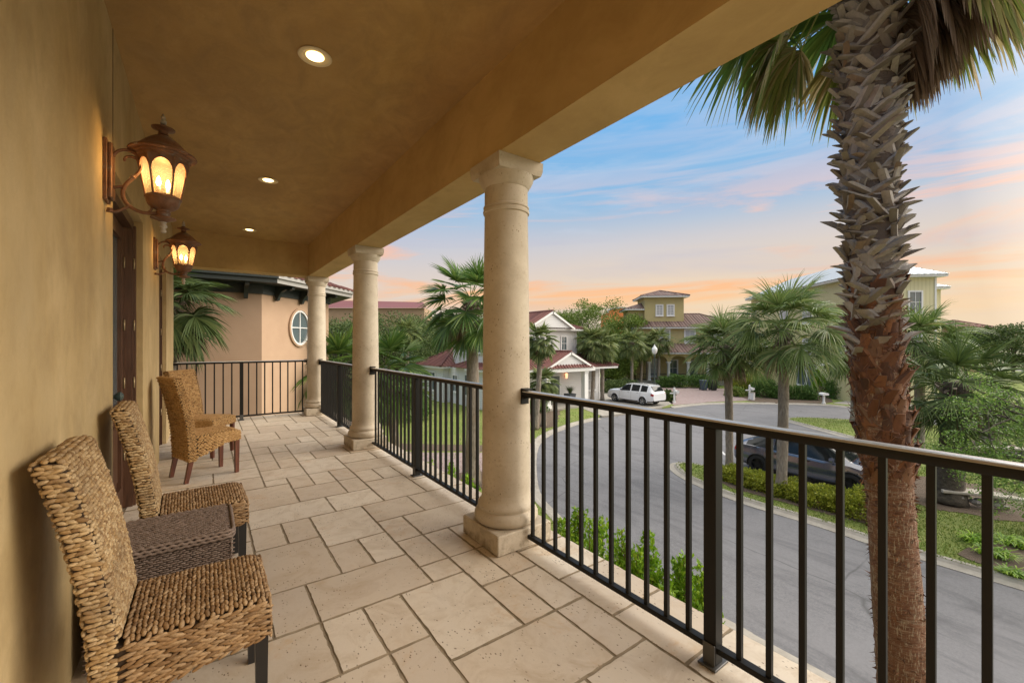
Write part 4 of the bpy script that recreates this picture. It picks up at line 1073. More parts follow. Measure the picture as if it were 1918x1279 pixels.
for i, (x, y, rx, ry, h, lab) in enumerate([(15.95, 8.0, .62, .72, .50, 'leftmost hedge shrub by the rear wheel of the dark crossover'), (15.85, 7.05, .62, .7, .52, 'hedge shrub just left of the spotted palm trunk'), (15.8, 6.0, .65, .66, .55, 'hedge shrub immediately right of the spotted palm trunk'), (15.75, 5.1, .66, .7, .6, 'hedge shrub under the front door of the dark crossover'), (15.8, 4.0, .80, .78, .82, 'biggest hedge shrub, before the front wheel of the dark crossover')]):
    mound(lab, (x, y), rx, ry, h, 7000, .075, 'hedge_leaf', 100 + i, HG)
def hedge_run(lab, p, q, w, h, seed, mat='green_hedge_leaf', n=16000, leaf=.13):
    p, q = Vector(p), Vector(q); m = (p + q) / 2; L = (q - p).length / 2; return mound(lab, m, L, w, h, n, leaf, mat, seed, None, 'hedge', math.atan2(q.y - p.y, q.x - p.x), 'hedge')
hedge_run('long clipped green hedge before the arcade of the yellow tower house', gp(1228, 727), gp(1345, 728), .9, 1.55, 120)
hedge_run('dark green shrubbery before the french doors of the pale yellow house', gp(1440, 747), gp(1530, 751), .8, 1.3, 121)
mound('bushy shrub right of the french doors', gp(1580, 748), 1.6, 1.2, 2.2, 7000, .15, 'green_hedge_leaf', 122, None, 'shrub')
mound('leafy shrub close right of the french doors, tall and open', gp(1540, 744), .8, .8, 2.9, 2200, .17, 'shrub_leaf', 123, None, 'shrub')
mound('bright yellow green shrub by the second mailbox', gp(1395, 740), 1.3, 1.0, 2.4, 5000, .15, 'hedge_leaf', 124, None, 'shrub')
mound('dark shrub between the street palms, beside the mailbox', gp(1430, 745), 1.2, 1.0, 2.0, 5000, .14, 'green_hedge_leaf', 125, None, 'shrub')
mound('low grassy clump left of the second mailbox', gp(1378, 744), .8, .8, .9, 2500, .16, 'grass_blade', 126, None, 'shrub')
mound('spiky dark plant in the mulch behind the white suv', gp(1247, 752), .6, .6, .8, 900, .3, 'dark_leaf', 127, None, 'shrub')
mound('low shrub at the foot of the white house porch', gp(1000, 775), 1.0, .8, .9, 3000, .12, 'green_hedge_leaf', 128, None, 'shrub')
mound('leafy green bush left of the white house, behind the railing', gp(742, 790), 2.2, 1.6, 2.6, 12000, .12, 'green_hedge_leaf', 129, None, 'shrub')
mound('dark bush in the shade behind the far railing', gp(640, 800), 2.6, 1.8, 3.0, 12000, .13, 'dark_leaf', 130, None, 'shrub')
mound('bush in front of the yellow tower house stairs', gp(1160, 735), 2.6, 1.3, 1.3, 6000, .16, 'dark_leaf', 131, None, 'shrub')
for i, (u, v, s, lab) in enumerate([(1862, 1048, .38, 'strappy green clump nearest the street, in the mulch at the right'), (1905, 1030, .42, 'strappy green clump at the right edge of the mulch bed'), (1830, 1022, .34, 'strappy green clump at the lawn edge of the mulch bed'), (1898, 1085, .26, 'small strappy clump closest to the kerb'), (1015, 960, .0, '')]):
    if s == 0: continue
    c = gp(u, v); rs = np.random.default_rng(140 + i); t = thing('lily_clump', lab, 'plant', (c.x, c.y, GZ), 0, 'strappy green clumps in the mulch bed')
    Vs, Fs = [], []; r = random.Random(i)
    for k in range(150):
        a = r.uniform(0, 2 * PI); o = Vector((math.cos(a), math.sin(a), 0)); b0 = Vector((r.uniform(-.3, .3), r.uniform(-.3, .3), 0)) * s * 2; L = s * r.uniform(.6, 1.2)
        strip(Vs, Fs, [b0 + o * L * .9 * f + Vector((0, 0, L * (1.3 * f - 1.0 * f * f))) for f in (0, .35, .7, 1)], [.012, .013, .010, .002], Vector((-o.y, o.x, 0)))
    npmesh('foliage', np.array([tuple(v_) for v_ in Vs]), np.array(Fs), 'shrub_leaf', t)
# tall bright shrubs right under the terrace
UG = 'upright bright green shrubs under the terrace edge'
def upright(lab, loc, top, seed):
    rs = np.random.default_rng(seed); r = random.Random(seed); h = top - GZ; t = thing('upright_shrub', lab, 'shrub', (*loc, GZ), 0, UG)
    P = []; st = B()
    for k in range(30):
        a = r.uniform(0, 2 * PI); q = r.uniform(0, .30) ; x, y = q * math.cos(a), q * math.sin(a); hh = (h + .1) * (1 - q * .55) * r.uniform(.86, 1.0)
        st.tube([(x * .5, y * .5, 0), (x, y, hh * .6), (x * 1.1, y * 1.1, hh)], [.012, .008, .003], 5)
        m = 330; f = 1 - rs.uniform(0, 1, m) ** 1.3 * .5; rad = .17 * (1.02 - f) ** .6 + .016; aa = rs.uniform(0, 2 * PI, m)
        P.append(np.stack([x * (.5 + .6 * f) + rad * np.cos(aa), y * (.5 + .6 * f) + rad * np.sin(aa), hh * f], 1))
    st.build('stems', 'brown_bark', t)
    P = np.concatenate(P); V, F = leaves(P, .042, .5, np.array([0, 0, 1.1]), .8, rs); npmesh('foliage', V, F, 'shrub_leaf', t)
def shr(u, v, X): # shrub top seen at photo (u,v) on the plane x = X
    k = (u - 959) / 795; D = X / (k * FC + FS); return (X, D * FC - k * D * FS), EYE - (v - 642) / 795 * D
for i, (u, v, X, lab) in enumerate([(1082, 932, 2.95, 'first bright shrub right of the near column, tallest by the column base'), (1120, 958, 2.75, 'second bright shrub right of the near column'), (1165, 985, 2.7, 'bright shrub below the middle of the near railing'), (1215, 1000, 2.85, 'fourth bright shrub from the near column'), (1195, 1040, 2.62, 'lower bright shrub close against the slab edge'), (1280, 1005, 2.9, 'bright shrub just left of the near railing post, tall and slender'), (1318, 1075, 2.7, 'last bright shrub beside the near railing post'), (1245, 1060, 2.6, 'short bright shrub touching the slab edge left of the post'),
                            (812, 868, 2.75, 'bright shrub seen through the middle railing right of its post'), (845, 862, 2.9, 'bright shrub at the centre of the middle railing gap'), (880, 885, 2.8, 'bright shrub immediately left of the near column'), (1045, 975, 3.0, 'low bright shrub just right of the column plinth')]):
    loc, top = shr(u, v, X); upright(lab, loc, top, 160 + i)
# fine leaved tree reaching in from the right
def fine_tree():
    r = random.Random(77); rs = np.random.default_rng(77); f = at(2050, 9.5, GZ)
    t = thing('live_oak', 'airy tree with fine leaves and thin grey branches reaching in from the right edge', 'tree', f)
    br = B(); tips = []
    cam_r = Vector((FC, -FS, 0)); cam_f = Vector((FS, FC, 0))
    br.tube([(0, 0, 0), (.1, .1, 1.4), (-.1, 0, 2.6)], [.16, .12, .09], 10)
    def grow(p, d, L, rad, depth):
        pts = [p]; q = p; dd = d
        for k in range(5):
            dd = (dd + Vector((r.uniform(-.3, .3), r.uniform(-.3, .3), r.uniform(-.22, .22)))).normalized(); q = q + dd * L / 5; pts.append(q)
            if depth < 3 and k > 0:
                for m in range(1 if depth else 2):
                    if r.random() < .62: grow(q, (dd + Vector((r.uniform(-1, 1), r.uniform(-1, 1), r.uniform(-.8, .8)))).normalized(), L * r.uniform(.38, .6), rad * .5, depth + 1)
            if depth >= 2: tips.append(q)
        br.tube(pts, [rad * (1 - .14 * k) for k in range(6)], 5, False)
    for k in range(15):
        a = r.uniform(0, 1)
        d = -cam_r * r.uniform(.5, 1) + cam_f * r.uniform(-.55, .55) + Vector((0, 0, r.uniform(-.04, .85)))
        if k > 11: d = cam_r * r.uniform(.3, 1) + cam_f * r.uniform(-.6, .6) + Vector((0, 0, r.uniform(.2, 1)))
        grow(Vector((0, 0, r.uniform(1.7, 2.9))), d.normalized(), r.uniform(1.5, 2.9), .04, 0)
    br.build('trunk', 'dark_bark', t)
    T = np.array([tuple(q) for q in tips]); n = 22000; P = T[rs.integers(0, len(T), n)] + rs.normal(size=(n, 3)) * .085
    V, F = leaves(P, .056, .62, None, 1, rs); npmesh('crown', V, F, 'fine_leaf', t)
fine_tree()
# cycad at the right edge
c = at(1985, 11.2, GZ); t = thing('cycad', 'cycad whose comb like fronds enter at the right edge above the mulch', 'plant', c)
B().tube([(0, 0, 0), (0, 0, .5)], [.2, .16], 12).build('trunk', 'dark_bark', t)
Vs, Fs = [], []; r = random.Random(3)
for k in range(26):
    a = k * 2.4; o = Vector((math.cos(a), math.sin(a), 0)); s = Vector((-o.y, o.x, 0)); pts = [Vector((0, 0, .5)) + o * 1.35 * f + Vector((0, 0, .9 * f - .75 * f * f)) for f in [i / 26 for i in range(27)]]
    strip(Vs, Fs, pts, [.008] * 27, s)
    for i, p_ in enumerate(pts[3:]):
        for sg in (-1, 1): strip(Vs, Fs, [p_, p_ + (s * sg + o * .5) .normalized() * .2 + Vector((0, 0, .03))], [.007, .002], o)
npmesh('fronds', np.array([tuple(v_) for v_ in Vs]), np.array(Fs), 'dark_leaf', t)
# ------------------------------------------------------------------ buildings
def obox_on(b, P, R, N, w, h, d, z0=0):
    U_ = Vector((0, 0, 1)); b.obox(P + N * (d / 2 + z0), R * w / 2, N * d / 2, U_ * h / 2)
def window(parent, P, R, w, h, nx=2, ny=2, fm='white_trim', gm='window_glass', fw=.09, sill=True, arch=False, name='window'):
    P, R = Vector(P), Vector(R).normalized(); N = R.cross(Vector((0, 0, 1))); U_ = Vector((0, 0, 1)); b = B()
    for s in (-1, 1):
        obox_on(b, P + R * s * (w / 2 + fw / 2), R, N, fw, h + 2 * fw, .07, .002); obox_on(b, P + U_ * s * (h / 2 + fw / 2), R, N, w, fw, .07, .002)
    for i in range(1, nx): obox_on(b, P + R * (w * i / nx - w / 2), R, N, .035, h, .035, .012)
    for j in range(1, ny): obox_on(b, P + U_ * (h * j / ny - h / 2), R, N, w, .04, .03, .012)
    if sill: obox_on(b, P - U_ * (h / 2 + fw + .03), R, N, w + fw * 2.6, .06, .12, .002)
    f = b.build(name, fm, parent); b = B(); obox_on(b, P, R, N, w, h, .012, .003); b.build('pane', gm, f); return f
def roof_face(b, A, Bp, C, D, pitch=.28, rh=.055):
    A, Bp, C, D = map(Vector, (A, Bp, C, D)); L = (Bp - A).length; e = (Bp - A) / L
    b.add([A, Bp, C, D] if (C - D).length > 1e-4 else [A, Bp, C], [(0, 1, 2, 3)] if (C - D).length > 1e-4 else [(0, 1, 2)])
    up = (D - A) - e * (D - A).dot(e); H = up.length; n = up / H; nn = e.cross(n); nn = nn if nn.z > 0 else -nn
    a, c = (D - A).dot(e), (C - A).dot(e); k = int(L / pitch)
    for i in range(k):
        x = (i + .5) * L / k; h = H
        if x < a: h = min(h, x / a * H)
        if x > c: h = min(h, (L - x) / (L - c) * H)
        if h < .12: continue
        p, q = A + e * x - n * .03, A + e * x + n * h; w = e * pitch * .27; t = nn * rh
        b.add([p - w, p - w * .5 + t, p + w * .5 + t, p + w, q - w, q - w * .5 + t, q + w * .5 + t, q + w], [(0, 1, 5, 4), (1, 2, 6, 5), (2, 3, 7, 6), (0, 3, 2, 1)])
def hip_roof(b, x0, x1, y0, y1, z, h, ov=.5, pitch=.28):
    x0 -= ov; x1 += ov; y0 -= ov; y1 += ov; w, d = x1 - x0, y1 - y0; i = min(w, d) / 2
    if w >= d: r0, r1 = (x0 + i, (y0 + y1) / 2, z + h), (x1 - i, (y0 + y1) / 2, z + h); cs = [((x0, y0, z), (x1, y0, z), r1, r0), ((x1, y1, z), (x0, y1, z), r0, r1), ((x0, y1, z), (x0, y0, z), r0, r0), ((x1, y0, z), (x1, y1, z), r1, r1)]
    else: r0, r1 = ((x0 + x1) / 2, y0 + i, z + h), ((x0 + x1) / 2, y1 - i, z + h); cs = [((x0, y0, z), (x1, y0, z), r0, r0), ((x1, y1, z), (x0, y1, z), r1, r1), ((x0, y1, z), (x0, y0, z), r0, r1), ((x1, y0, z), (x1, y1, z), r1, r0)]
    for c in cs: roof_face(b, *c, pitch)
    for a_, c_ in ((r0, r1), (r0, (x0, y0, z)), (r0 if w < d else r1, (x1, y0, z)), (r1 if w < d else r0, (x0, y1, z)), (r1, (x1, y1, z))):
        if (Vector(a_) - Vector(c_)).length > .01: b.tube([Vector(a_) + Vector((0, 0, .04)), Vector(c_) + Vector((0, 0, .04))], .09, 6)
def eave(parent, x0, x1, y0, y1, z, ov=.5, th=.2, mat='white_trim'):
    return B().box(x0 - ov + .03, x1 + ov - .03, y0 - ov + .03, y1 + ov - .03, z - th, z - .01).build('eave', mat, parent)

# tan neighbour with the oval window
n0 = Vector((1.14, 12.5, GZ)); nb = thing('tan_house', 'tan stucco neighbour house with dark eaves and an oval window', 'house', n0)
q = math.sqrt(.5); c1_ = Vector((0, 0)); c2_ = Vector((2.9 * q, 2.9 * q)); c3_ = c2_ + Vector((0, 8)); c0_ = Vector((-9, 0))
ZW = 2.95 - GZ
B().add([(-9, 0, 0), (0, 0, 0), (0, 0, ZW), (-9, 0, ZW)], [(0, 1, 2, 3)]).build('wall', 'tan_stucco', nb, fixn=False)  # shaded face: same stucco in a darker painted tone
pts = [(0, 0), (c2_.x, c2_.y), (c3_.x, c3_.y), (-9, c3_.y), (-9, .3)]
B().poly([(0.0, 0.002), (c2_.x, c2_.y), (c3_.x, c3_.y), (-8.99, c3_.y), (-8.99, .002)], 0, ZW).build('wall', 'tan_stucco_lit', nb)
def offs(d): # eave outline at distance d
    k = math.tan(math.radians(22.5))
    return [Vector((-9 - d, -d)), Vector((d * k, -d)), Vector((c2_.x + d, c2_.y - d * k)), Vector((c3_.x + d, c3_.y + d)), Vector((-9 - d, c3_.y + d))]
zf = 2.88 - GZ
B().poly([tuple(p) for p in offs(.62)], zf, zf + .045).build('soffit', 'dark_green_trim', nb)
def band(d0, d1, z0, z1, mat, segs, name='fascia'):
    b = B(); o1, o0 = offs(d1), offs(d0)
    for i in segs: j = (i + 1) % 5; b.add([(*o0[i], z0), (*o0[j], z0), (*o1[j], z0), (*o1[i], z0), (*o0[i], z1), (*o0[j], z1), (*o1[j], z1), (*o1[i], z1)], [(0, 3, 2, 1), (4, 5, 6, 7), (0, 1, 5, 4), (1, 2, 6, 5), (2, 3, 7, 6), (3, 0, 4, 7)])
    b.build(name, mat, nb)
band(.62, .66, zf - .01, zf + .10, 'dark_green_trim', [0]); band(.64, .72, zf + .10, zf + .19, 'dark_green_trim', [0])
band(.62, .66, zf - .01, zf + .10, 'grey_fascia', [1, 2]); band(.64, .72, zf + .10, zf + .19, 'grey_fascia', [1, 2])
band(.003, .05, 2.64 - GZ, zf, 'dark_green_trim', [0, 1, 2], 'frieze')
e5 = offs(.72); apx = Vector((-3.2, 6.2, 0)); rb = B(); zr = zf + .19; ap0, ap1 = Vector((-5, 4.3, zr + 1.9)), Vector((-2.6, 4.6, zr + 1.9))
roof_face(rb, (*e5[0], zr), (*e5[1], zr), ap1, ap0, .24); roof_face(rb, (*e5[1], zr), (*e5[2], zr), ap1, ap1, .24); roof_face(rb, (*e5[2], zr), (*e5[3], zr), ap1, ap1, .24)
roof_face(rb, (*e5[3], zr), (*e5[4], zr), ap0, ap1, .24); roof_face(rb, (*e5[4], zr), (*e5[0], zr), ap0, ap0, .24)
rb.build('roof', 'red_tile', nb, fixn=False)
brk = None
dq = Vector((q, q, 0)); nq = Vector((q, -q, 0))
for i, (P, N) in enumerate([(Vector((-.35, 0, 0)), Vector((0, -1, 0))), (Vector((-1.45, 0, 0)), Vector((0, -1, 0))), (Vector((-2.55, 0, 0)), Vector((0, -1, 0))), (dq * .45, nq), (dq * 1.45, nq), (dq * 2.45, nq)]):
    s = N.cross(Vector((0, 0, 1))) * .045; b = B(); prof = [(0.05, 2.50), (.05, zf + GZ), (.56, zf + GZ), (.56, 2.80), (.46, 2.77), (.36, 2.80), (.24, 2.74), (.16, 2.62), (.12, 2.52)]
    vs = [P + N * a + Vector((0, 0, z - GZ)) + s * sg for sg in (-1, 1) for a, z in prof]; m = len(prof)
    b.add(vs, [tuple(range(m)), tuple(range(2 * m - 1, m - 1, -1))] + [(k, (k + 1) % m, (k + 1) % m + m, k + m) for k in range(m)]); b.build('bracket', 'dark_green_trim', nb)
# oval window
oc = dq * 1.45 + Vector((0, 0, 1.83 - GZ)); ww, hh = .36, .45
def oval(k, sc, out): a = 2 * PI * k / 40; return oc + dq * (math.cos(a) * (ww + sc)) + Vector((0, 0, math.sin(a) * (hh + sc))) + nq * out
ow = B().rings([[oval(k, .10, .0) for k in range(40)], [oval(k, .10, .05) for k in range(40)], [oval(k, .055, .065) for k in range(40)], [oval(k, .05, .03) for k in range(40)]], False).build('oval_surround', 'tan_stucco_lit', nb, 'auto')
w_ = B().rings([[oval(k, .05, .0) for k in range(40)], [oval(k, .05, .05) for k in range(40)], [oval(k, .0, .05) for k in range(40)], [oval(k, .0, .012) for k in range(40)]], False)
w_.obox(oc + nq * .025, dq * .014, nq * .012, Vector((0, 0, hh))); w_.obox(oc + nq * .025, dq * ww, nq * .011, Vector((0, 0, .014))); w_ = w_.build('oval_window', 'white_trim', nb, 'auto')
B().add([oval(k, .001, .010) for k in range(40)], [tuple(range(40))]).build('pane', 'window_glass', w_)

# white house
w0 = Vector((22, 27, GZ)); wh = thing('white_house', 'two storey white sided house with red tile roofs and a gabled entrance porch', 'house', w0)
def wb(name, mat, *bx_):
    b = B()
    for a in bx_: b.box(*a)
    return b.build(name, mat, wh, off=w0)
wb('wall', 'white_siding', (17.0, 28.8, 26.5, 33, GZ, -.62)); wb('wall', 'white_siding', (17.5, 26.4, 27.0, 32.9, -.62, 2.6)); wb('wall', 'white_siding', (16.4, 22, 32.9, 37, GZ, -.62))
for a in ((16.98, 28.82, 26.48, 33.0), ): pass
for x, y, z0, z1 in ((28.8, 26.5, GZ, -.8), (26.4, 27.0, 0, 2.4), (17.5, 27.0, 0, 2.4), (17.0, 26.5, GZ, -.8), (16.4, 36.9, GZ, -.8), (17.5, 32.8, 0, 2.4)): cb = B(); cb.box(x - .11, x + .03, y - .03, y + .11, z0, z1); cb.build('corner_board', 'white_trim', wh, off=w0)
for x0, x1, y0, y1, z in ((17.0, 28.8, 25.2, 29, -.6), (17.5, 26.4, 27, 32.9, 2.62), (16.4, 22, 32.9, 37, -.6)):
    B().box(x0 - .45, x1 + .45, y0 - .45, y1 + .45, z - .18, z).build('eave', 'white_trim', wh, off=w0)
rb = B(); hip_roof(rb, 17.0, 28.8, 25.2, 31.2, -.6, 1.45); o = rb.build('roof', 'red_tile', wh, off=w0, fixn=False)
rb = B(); hip_roof(rb, 17.5, 26.4, 27, 32.9, 2.62, 1.25); rb.build('roof', 'red_tile', wh, off=w0, fixn=False)
rb = B(); hip_roof(rb, 16.4, 22, 32.9, 37, -.6, 1.45); rb.build('roof', 'red_tile', wh, off=w0, fixn=False)
def gable(x0, x1, y0, y1, z, h, strip_=True):
    xm = (x0 + x1) / 2; b = B(); roof_face(b, (x0 - .1, y1, z), (x0 - .1, y0 - .1, z), (xm, y0 - .1, z + h), (xm, y1, z + h)); roof_face(b, (x1 + .1, y0 - .1, z), (x1 + .1, y1, z), (xm, y1, z + h), (xm, y0 - .1, z + h)); b.tube([(xm, y0 - .1, z + h + .04), (xm, y1, z + h + .04)], .09, 6)
    b.build('roof', 'red_tile', wh, off=w0, fixn=False)
    B().rings([[(x0 + .15, y, z + .01), (x1 - .15, y, z + .01), (xm, y, z + h - .12)] for y in (y0 + .03, y0 + .13)]).build('tympanum', 'white_siding', wh, off=w0)
    b = B()
    for a, c in (((x0 - .1, z), (xm, z + h)), ((x1 + .1, z), (xm, z + h))):
        v = Vector((c[0] - a[0], 0, c[1] - a[1])); nrm = Vector((-v.z, 0, v.x)).normalized(); nrm = nrm if nrm.z > 0 else -nrm; m = Vector(((a[0] + c[0]) / 2, y0 - .06, (a[1] + c[1]) / 2)) - nrm * .09
        b.obox(m, v / 2, Vector((0, .06, 0)), nrm * .08)
    b.build('rake_board', 'white_trim', wh, off=w0)
gable(20.6, 25.5, 24.2, 27.6, -.55, 1.25); gable(20.6, 25.4, 26.3, 29.5, 2.65, 1.35)
rb = B(); roof_face(rb, (20.7, 24.0, -.54), (25.4, 24.0, -.54), (25.0, 24.25, -.30), (21.1, 24.25, -.30)); rb.build('roof', 'red_tile', wh, off=w0, fixn=False)
B().box(20.4, 25.7, 24.1, 25.2, -.85, -.57).build('porch_beam', 'white_trim', wh, off=w0)
B().box(20.2, 26.6, 24.0, 26.5, GZ, GZ + .15).build('porch_floor', 'concrete', wh, off=w0)
for x in (20.85, 24.85):
    b = B(); b.box(x - .2, x + .2, 24.25, 24.65, GZ + .15, -.85); b.box(x - .26, x + .26, 24.19, 24.71, GZ + .15, GZ + .4); b.box(x - .25, x + .25, 24.2, 24.7, -1.0, -.86); b.build('porch_column', 'white_trim', wh, off=w0)
d = B(); d.box(22.45, 24.0, 26.42, 26.49, GZ + .15, -1.25); d = d.build('door', 'white_trim', wh, off=w0)
b = B(); b.box(22.6, 23.85, 26.36, 26.42, GZ + .2, -1.37); b.build('door_leaf', 'grey_door', d, off=w0)
def ww_(x, y, z, w, h, R=(1, 0, 0), **k): return window(wh, Vector((x, y, z)) - w0, R, w, h, **k)
ww_(27.6, 26.5, -1.9, 1.2, 1.7, gm='blind_glass'); ww_(24.9, 27.0, 1.35, .55, 1.1); ww_(22.0, 27.0, 1.3, 1.4, 1.1, nx=3)
ww_(17.5, 29, 1.3, 1.0, 1.3, R=(0, -1, 0)); ww_(17.5, 31.4, 1.3, 1.0, 1.3, R=(0, -1, 0)); ww_(17.0, 29.5, -2.0, 1.2, 1.6, R=(0, -1, 0)); ww_(16.4, 35, -2.0, 1.2, 1.5, R=(0, -1, 0)); ww_(17.0, 31.8, -2.0, .8, 1.3, R=(0, -1, 0))
b = B(); b.rings([[(21.0 + x, 27 - d_, z) for x in (0, 1.9)] for d_, z in ((0, 1.55), (1.0, 1.0), (1.0, .55), (0.0, .55))], False, False); b.box(21.0, 22.9, 26.02, 26.98, .5, .58); b.build('awning', 'planter_grey', wh, off=w0)
s = thing('porch_sconce', 'small lit copper sconce glowing pink orange beside the white house door', 'wall lamp', (24.6, 26.5, -1.35))
B().box(-.06, .06, -.05, -.002, -.16, .18, .01).build('back_plate', 'dark_rim', s); B().lathe([(0, -.24), (.08, -.22), (.13, .12), (.05, .2), (0, .22)], 0, -.16, 12).build('glass_shade', 'sconce_glow', s, True)
s = thing('planter', 'square grey planter with a spiky plant on the white house porch', 'planter', (24.3, 25.6, GZ + .15))
B().rings([[(sx * w, sy * w, z) for sx, sy in ((-1, -1), (1, -1), (1, 1), (-1, 1))] for z, w in ((0, .26), (.78, .36), (.78, .31), (.7, .30))], True).build('pot', 'planter_grey', s)
Vs, Fs = [], []; r = random.Random(2)
for k in range(70):
    a = r.uniform(0, 6.28); o = Vector((math.cos(a), math.sin(a), 0)); L = r.uniform(.4, .75); sp = r.uniform(.1, .6); strip(Vs, Fs, [Vector((0, 0, .7)), Vector((0, 0, .7 + L * .5)) + o * sp * .35, Vector((0, 0, .7 + L)) + o * sp], [.03, .03, .004], Vector((-o.y, o.x, 0)))
npmesh('plant', np.array([tuple(v) for v in Vs]), np.array(Fs), 'dark_leaf', s)

# yellow tower house (local frame: x along the arcade, y into the house)
y0_ = at(1250, 51.5, GZ); yh = thing('tower_house', 'yellow stucco house with brown tile roofs, a square tower and an arcaded porch', 'house', y0_, math.radians(-42))
def yb(name, mat, *bx_):
    b = B()
    for a in bx_: b.box(*a)
    return b.build(name, mat, yh)
yb('wall', 'yellow_stucco', (-3.2, 10.0, 2.6, 11, 0, 7.05)); yb('tower_wall', 'yellow_stucco', (-1.9, 3.05, 4.0, 9, 7.05, 11.15)); yb('wall', 'yellow_stucco', (-3.9, -1.9, 4.6, 9, 0, 9.55))
yb('porch_floor', 'concrete', (-5.8, 10, 0, 2.6, 0, .5))
eave(yh, -3.2, 10, 2.6, 11, 7.1); eave(yh, -1.9, 3.05, 4, 9, 11.2, .6); eave(yh, -3.9, -1.9, 4.6, 9, 9.6, .55); eave(yh, -5.8, 10, 0, 2.6, 3.95, .45)
rb = B(); hip_roof(rb, -3.2, 10, 2.6, 11, 7.1, 1.9, .5, .36); rb.build('roof', 'brown_tile', yh, fixn=False)
rb = B(); hip_roof(rb, -1.9, 3.05, 4, 9, 11.2, .95, .6, .36); rb.build('tower_roof', 'brown_tile', yh, fixn=False)
rb = B(); roof_face(rb, (-4.5, 9.5, 9.6), (-4.5, 4.05, 9.6), (-1.91, 6, 10.45), (-1.91, 9, 10.45), .36); roof_face(rb, (-4.5, 4.05, 9.6), (-1.91, 4.05, 9.6), (-1.91, 6, 10.45), (-1.92, 6, 10.45), .36); rb.build('roof', 'brown_tile', yh, fixn=False)
rb = B(); roof_face(rb, (-6.3, -.5, 3.95), (10.5, -.5, 3.95), (9, 2.58, 5.0), (-4.4, 2.58, 5.0), .36); roof_face(rb, (-6.3, 2.6, 3.95), (-6.3, -.5, 3.95), (-4.4, 2.58, 5.0), (-4.4, 2.58, 5.0), .36); rb.build('porch_roof', 'brown_tile', yh, fixn=False)
for x in (-5.4, -2.1, .2, 2.5, 4.8, 7.1, 9.4):
    b = B(); b.lathe([(.26, .5), (.26, .62), (.19, .66), (.17, 2.5), (.25, 2.62), (.27, 2.72)], x, .25, 16); b.box(x - .27, x + .27, -.02, .52, 2.72, 2.80); b.build('porch_column', 'white_trim', yh, 'auto')
for a, c in ((-5.4, -2.1), (-2.1, .2), (.2, 2.5), (2.5, 4.8), (4.8, 7.1), (7.1, 9.4)):
    n = 14; R = []
    for yy in (.06, .44):
        R.append([(a + (c - a) * i / n, yy, 3.76) for i in range(n + 1)] + [(a + (c - a) * i / n, yy, 2.8 + (math.sqrt(max(0, 1 - (max(-1, min(1, (2 * i / n - 1) / .84))) ** 2))) * .72 if abs(2 * i / n - 1) < .84 else 2.8) for i in range(n, -1, -1)])
    f = []
    b = B(); m = 2 * (n + 1)
    for s_ in (0, 1):
        V0 = R[s_]; b.add(V0, [(i, i + 1, m - 2 - i, m - 1 - i) for i in range(n)])
    b.add(R[0] + R[1], [(i, i + 1, i + 1 + m, i + m) for i in range(n + 1, m - 1)]); b.build('arch', 'yellow_stucco', yh)
    b = B(); b.box(a + .2, c - .2, .22, .27, 1.28, 1.34); b.box(a + .2, c - .2, .22, .27, .6, .64)
    for i in range(1, 14): b.box(a + (c - a) * i / 14 - .012, a + (c - a) * i / 14 + .012, .23, .26, .64, 1.28)
    b.build('porch_rail', 'rail_paint', yh)
d = B().box(3.0, 4.3, 2.53, 2.59, .5, 2.9).build('door', 'white_trim', yh); B().box(3.15, 4.15, 2.49, 2.53, .55, 2.75).build('door_leaf', 'grey_door', d)
for x, z, w, h, g in ((-.95, 1.9, 1.1, 2.0, 'blind_glass'), (1.3, 1.9, 1.0, 1.9, 'window_glass'), (6.2, 1.9, 1.1, 1.9, 'blind_glass'), (8.6, 1.9, 1.1, 1.9, 'blind_glass'), (3.4, 5.9, 1.1, 1.6, 'blind_glass'), (.3, 5.9, 1.1, 1.6, 'blind_glass'), (6.6, 5.9, 1.1, 1.6, 'blind_glass')): window(yh, (x, 2.6, z), (1, 0, 0), w, h, fw=.16, gm=g)
for x in (-.02, 1.38): window(yh, (x, 4.0, 9.35), (1, 0, 0), .72, 1.25, 2, 4, fw=.14, gm='blind_glass')
b = B()
for i in range(8): b.box(-7.2, -6.0, -.9 + i * .28, 2.6, 0.001 * i, .5 - i * .0 if i == 99 else .17 * (i + 1) - .1)
b.build('stairs', 'concrete', yh)
b = B()
for i in range(9): b.box(-7.25, -7.2, -.9 + i * .28, -.87 + i * .28, .17 * i, .17 * i + 1.0)
b.obox((-7.22, .2, 1.75), (.03, 0, 0), (0, 1.2, .73), (0, -.015, .03)); b.build('stair_rail', 'white_trim', yh)

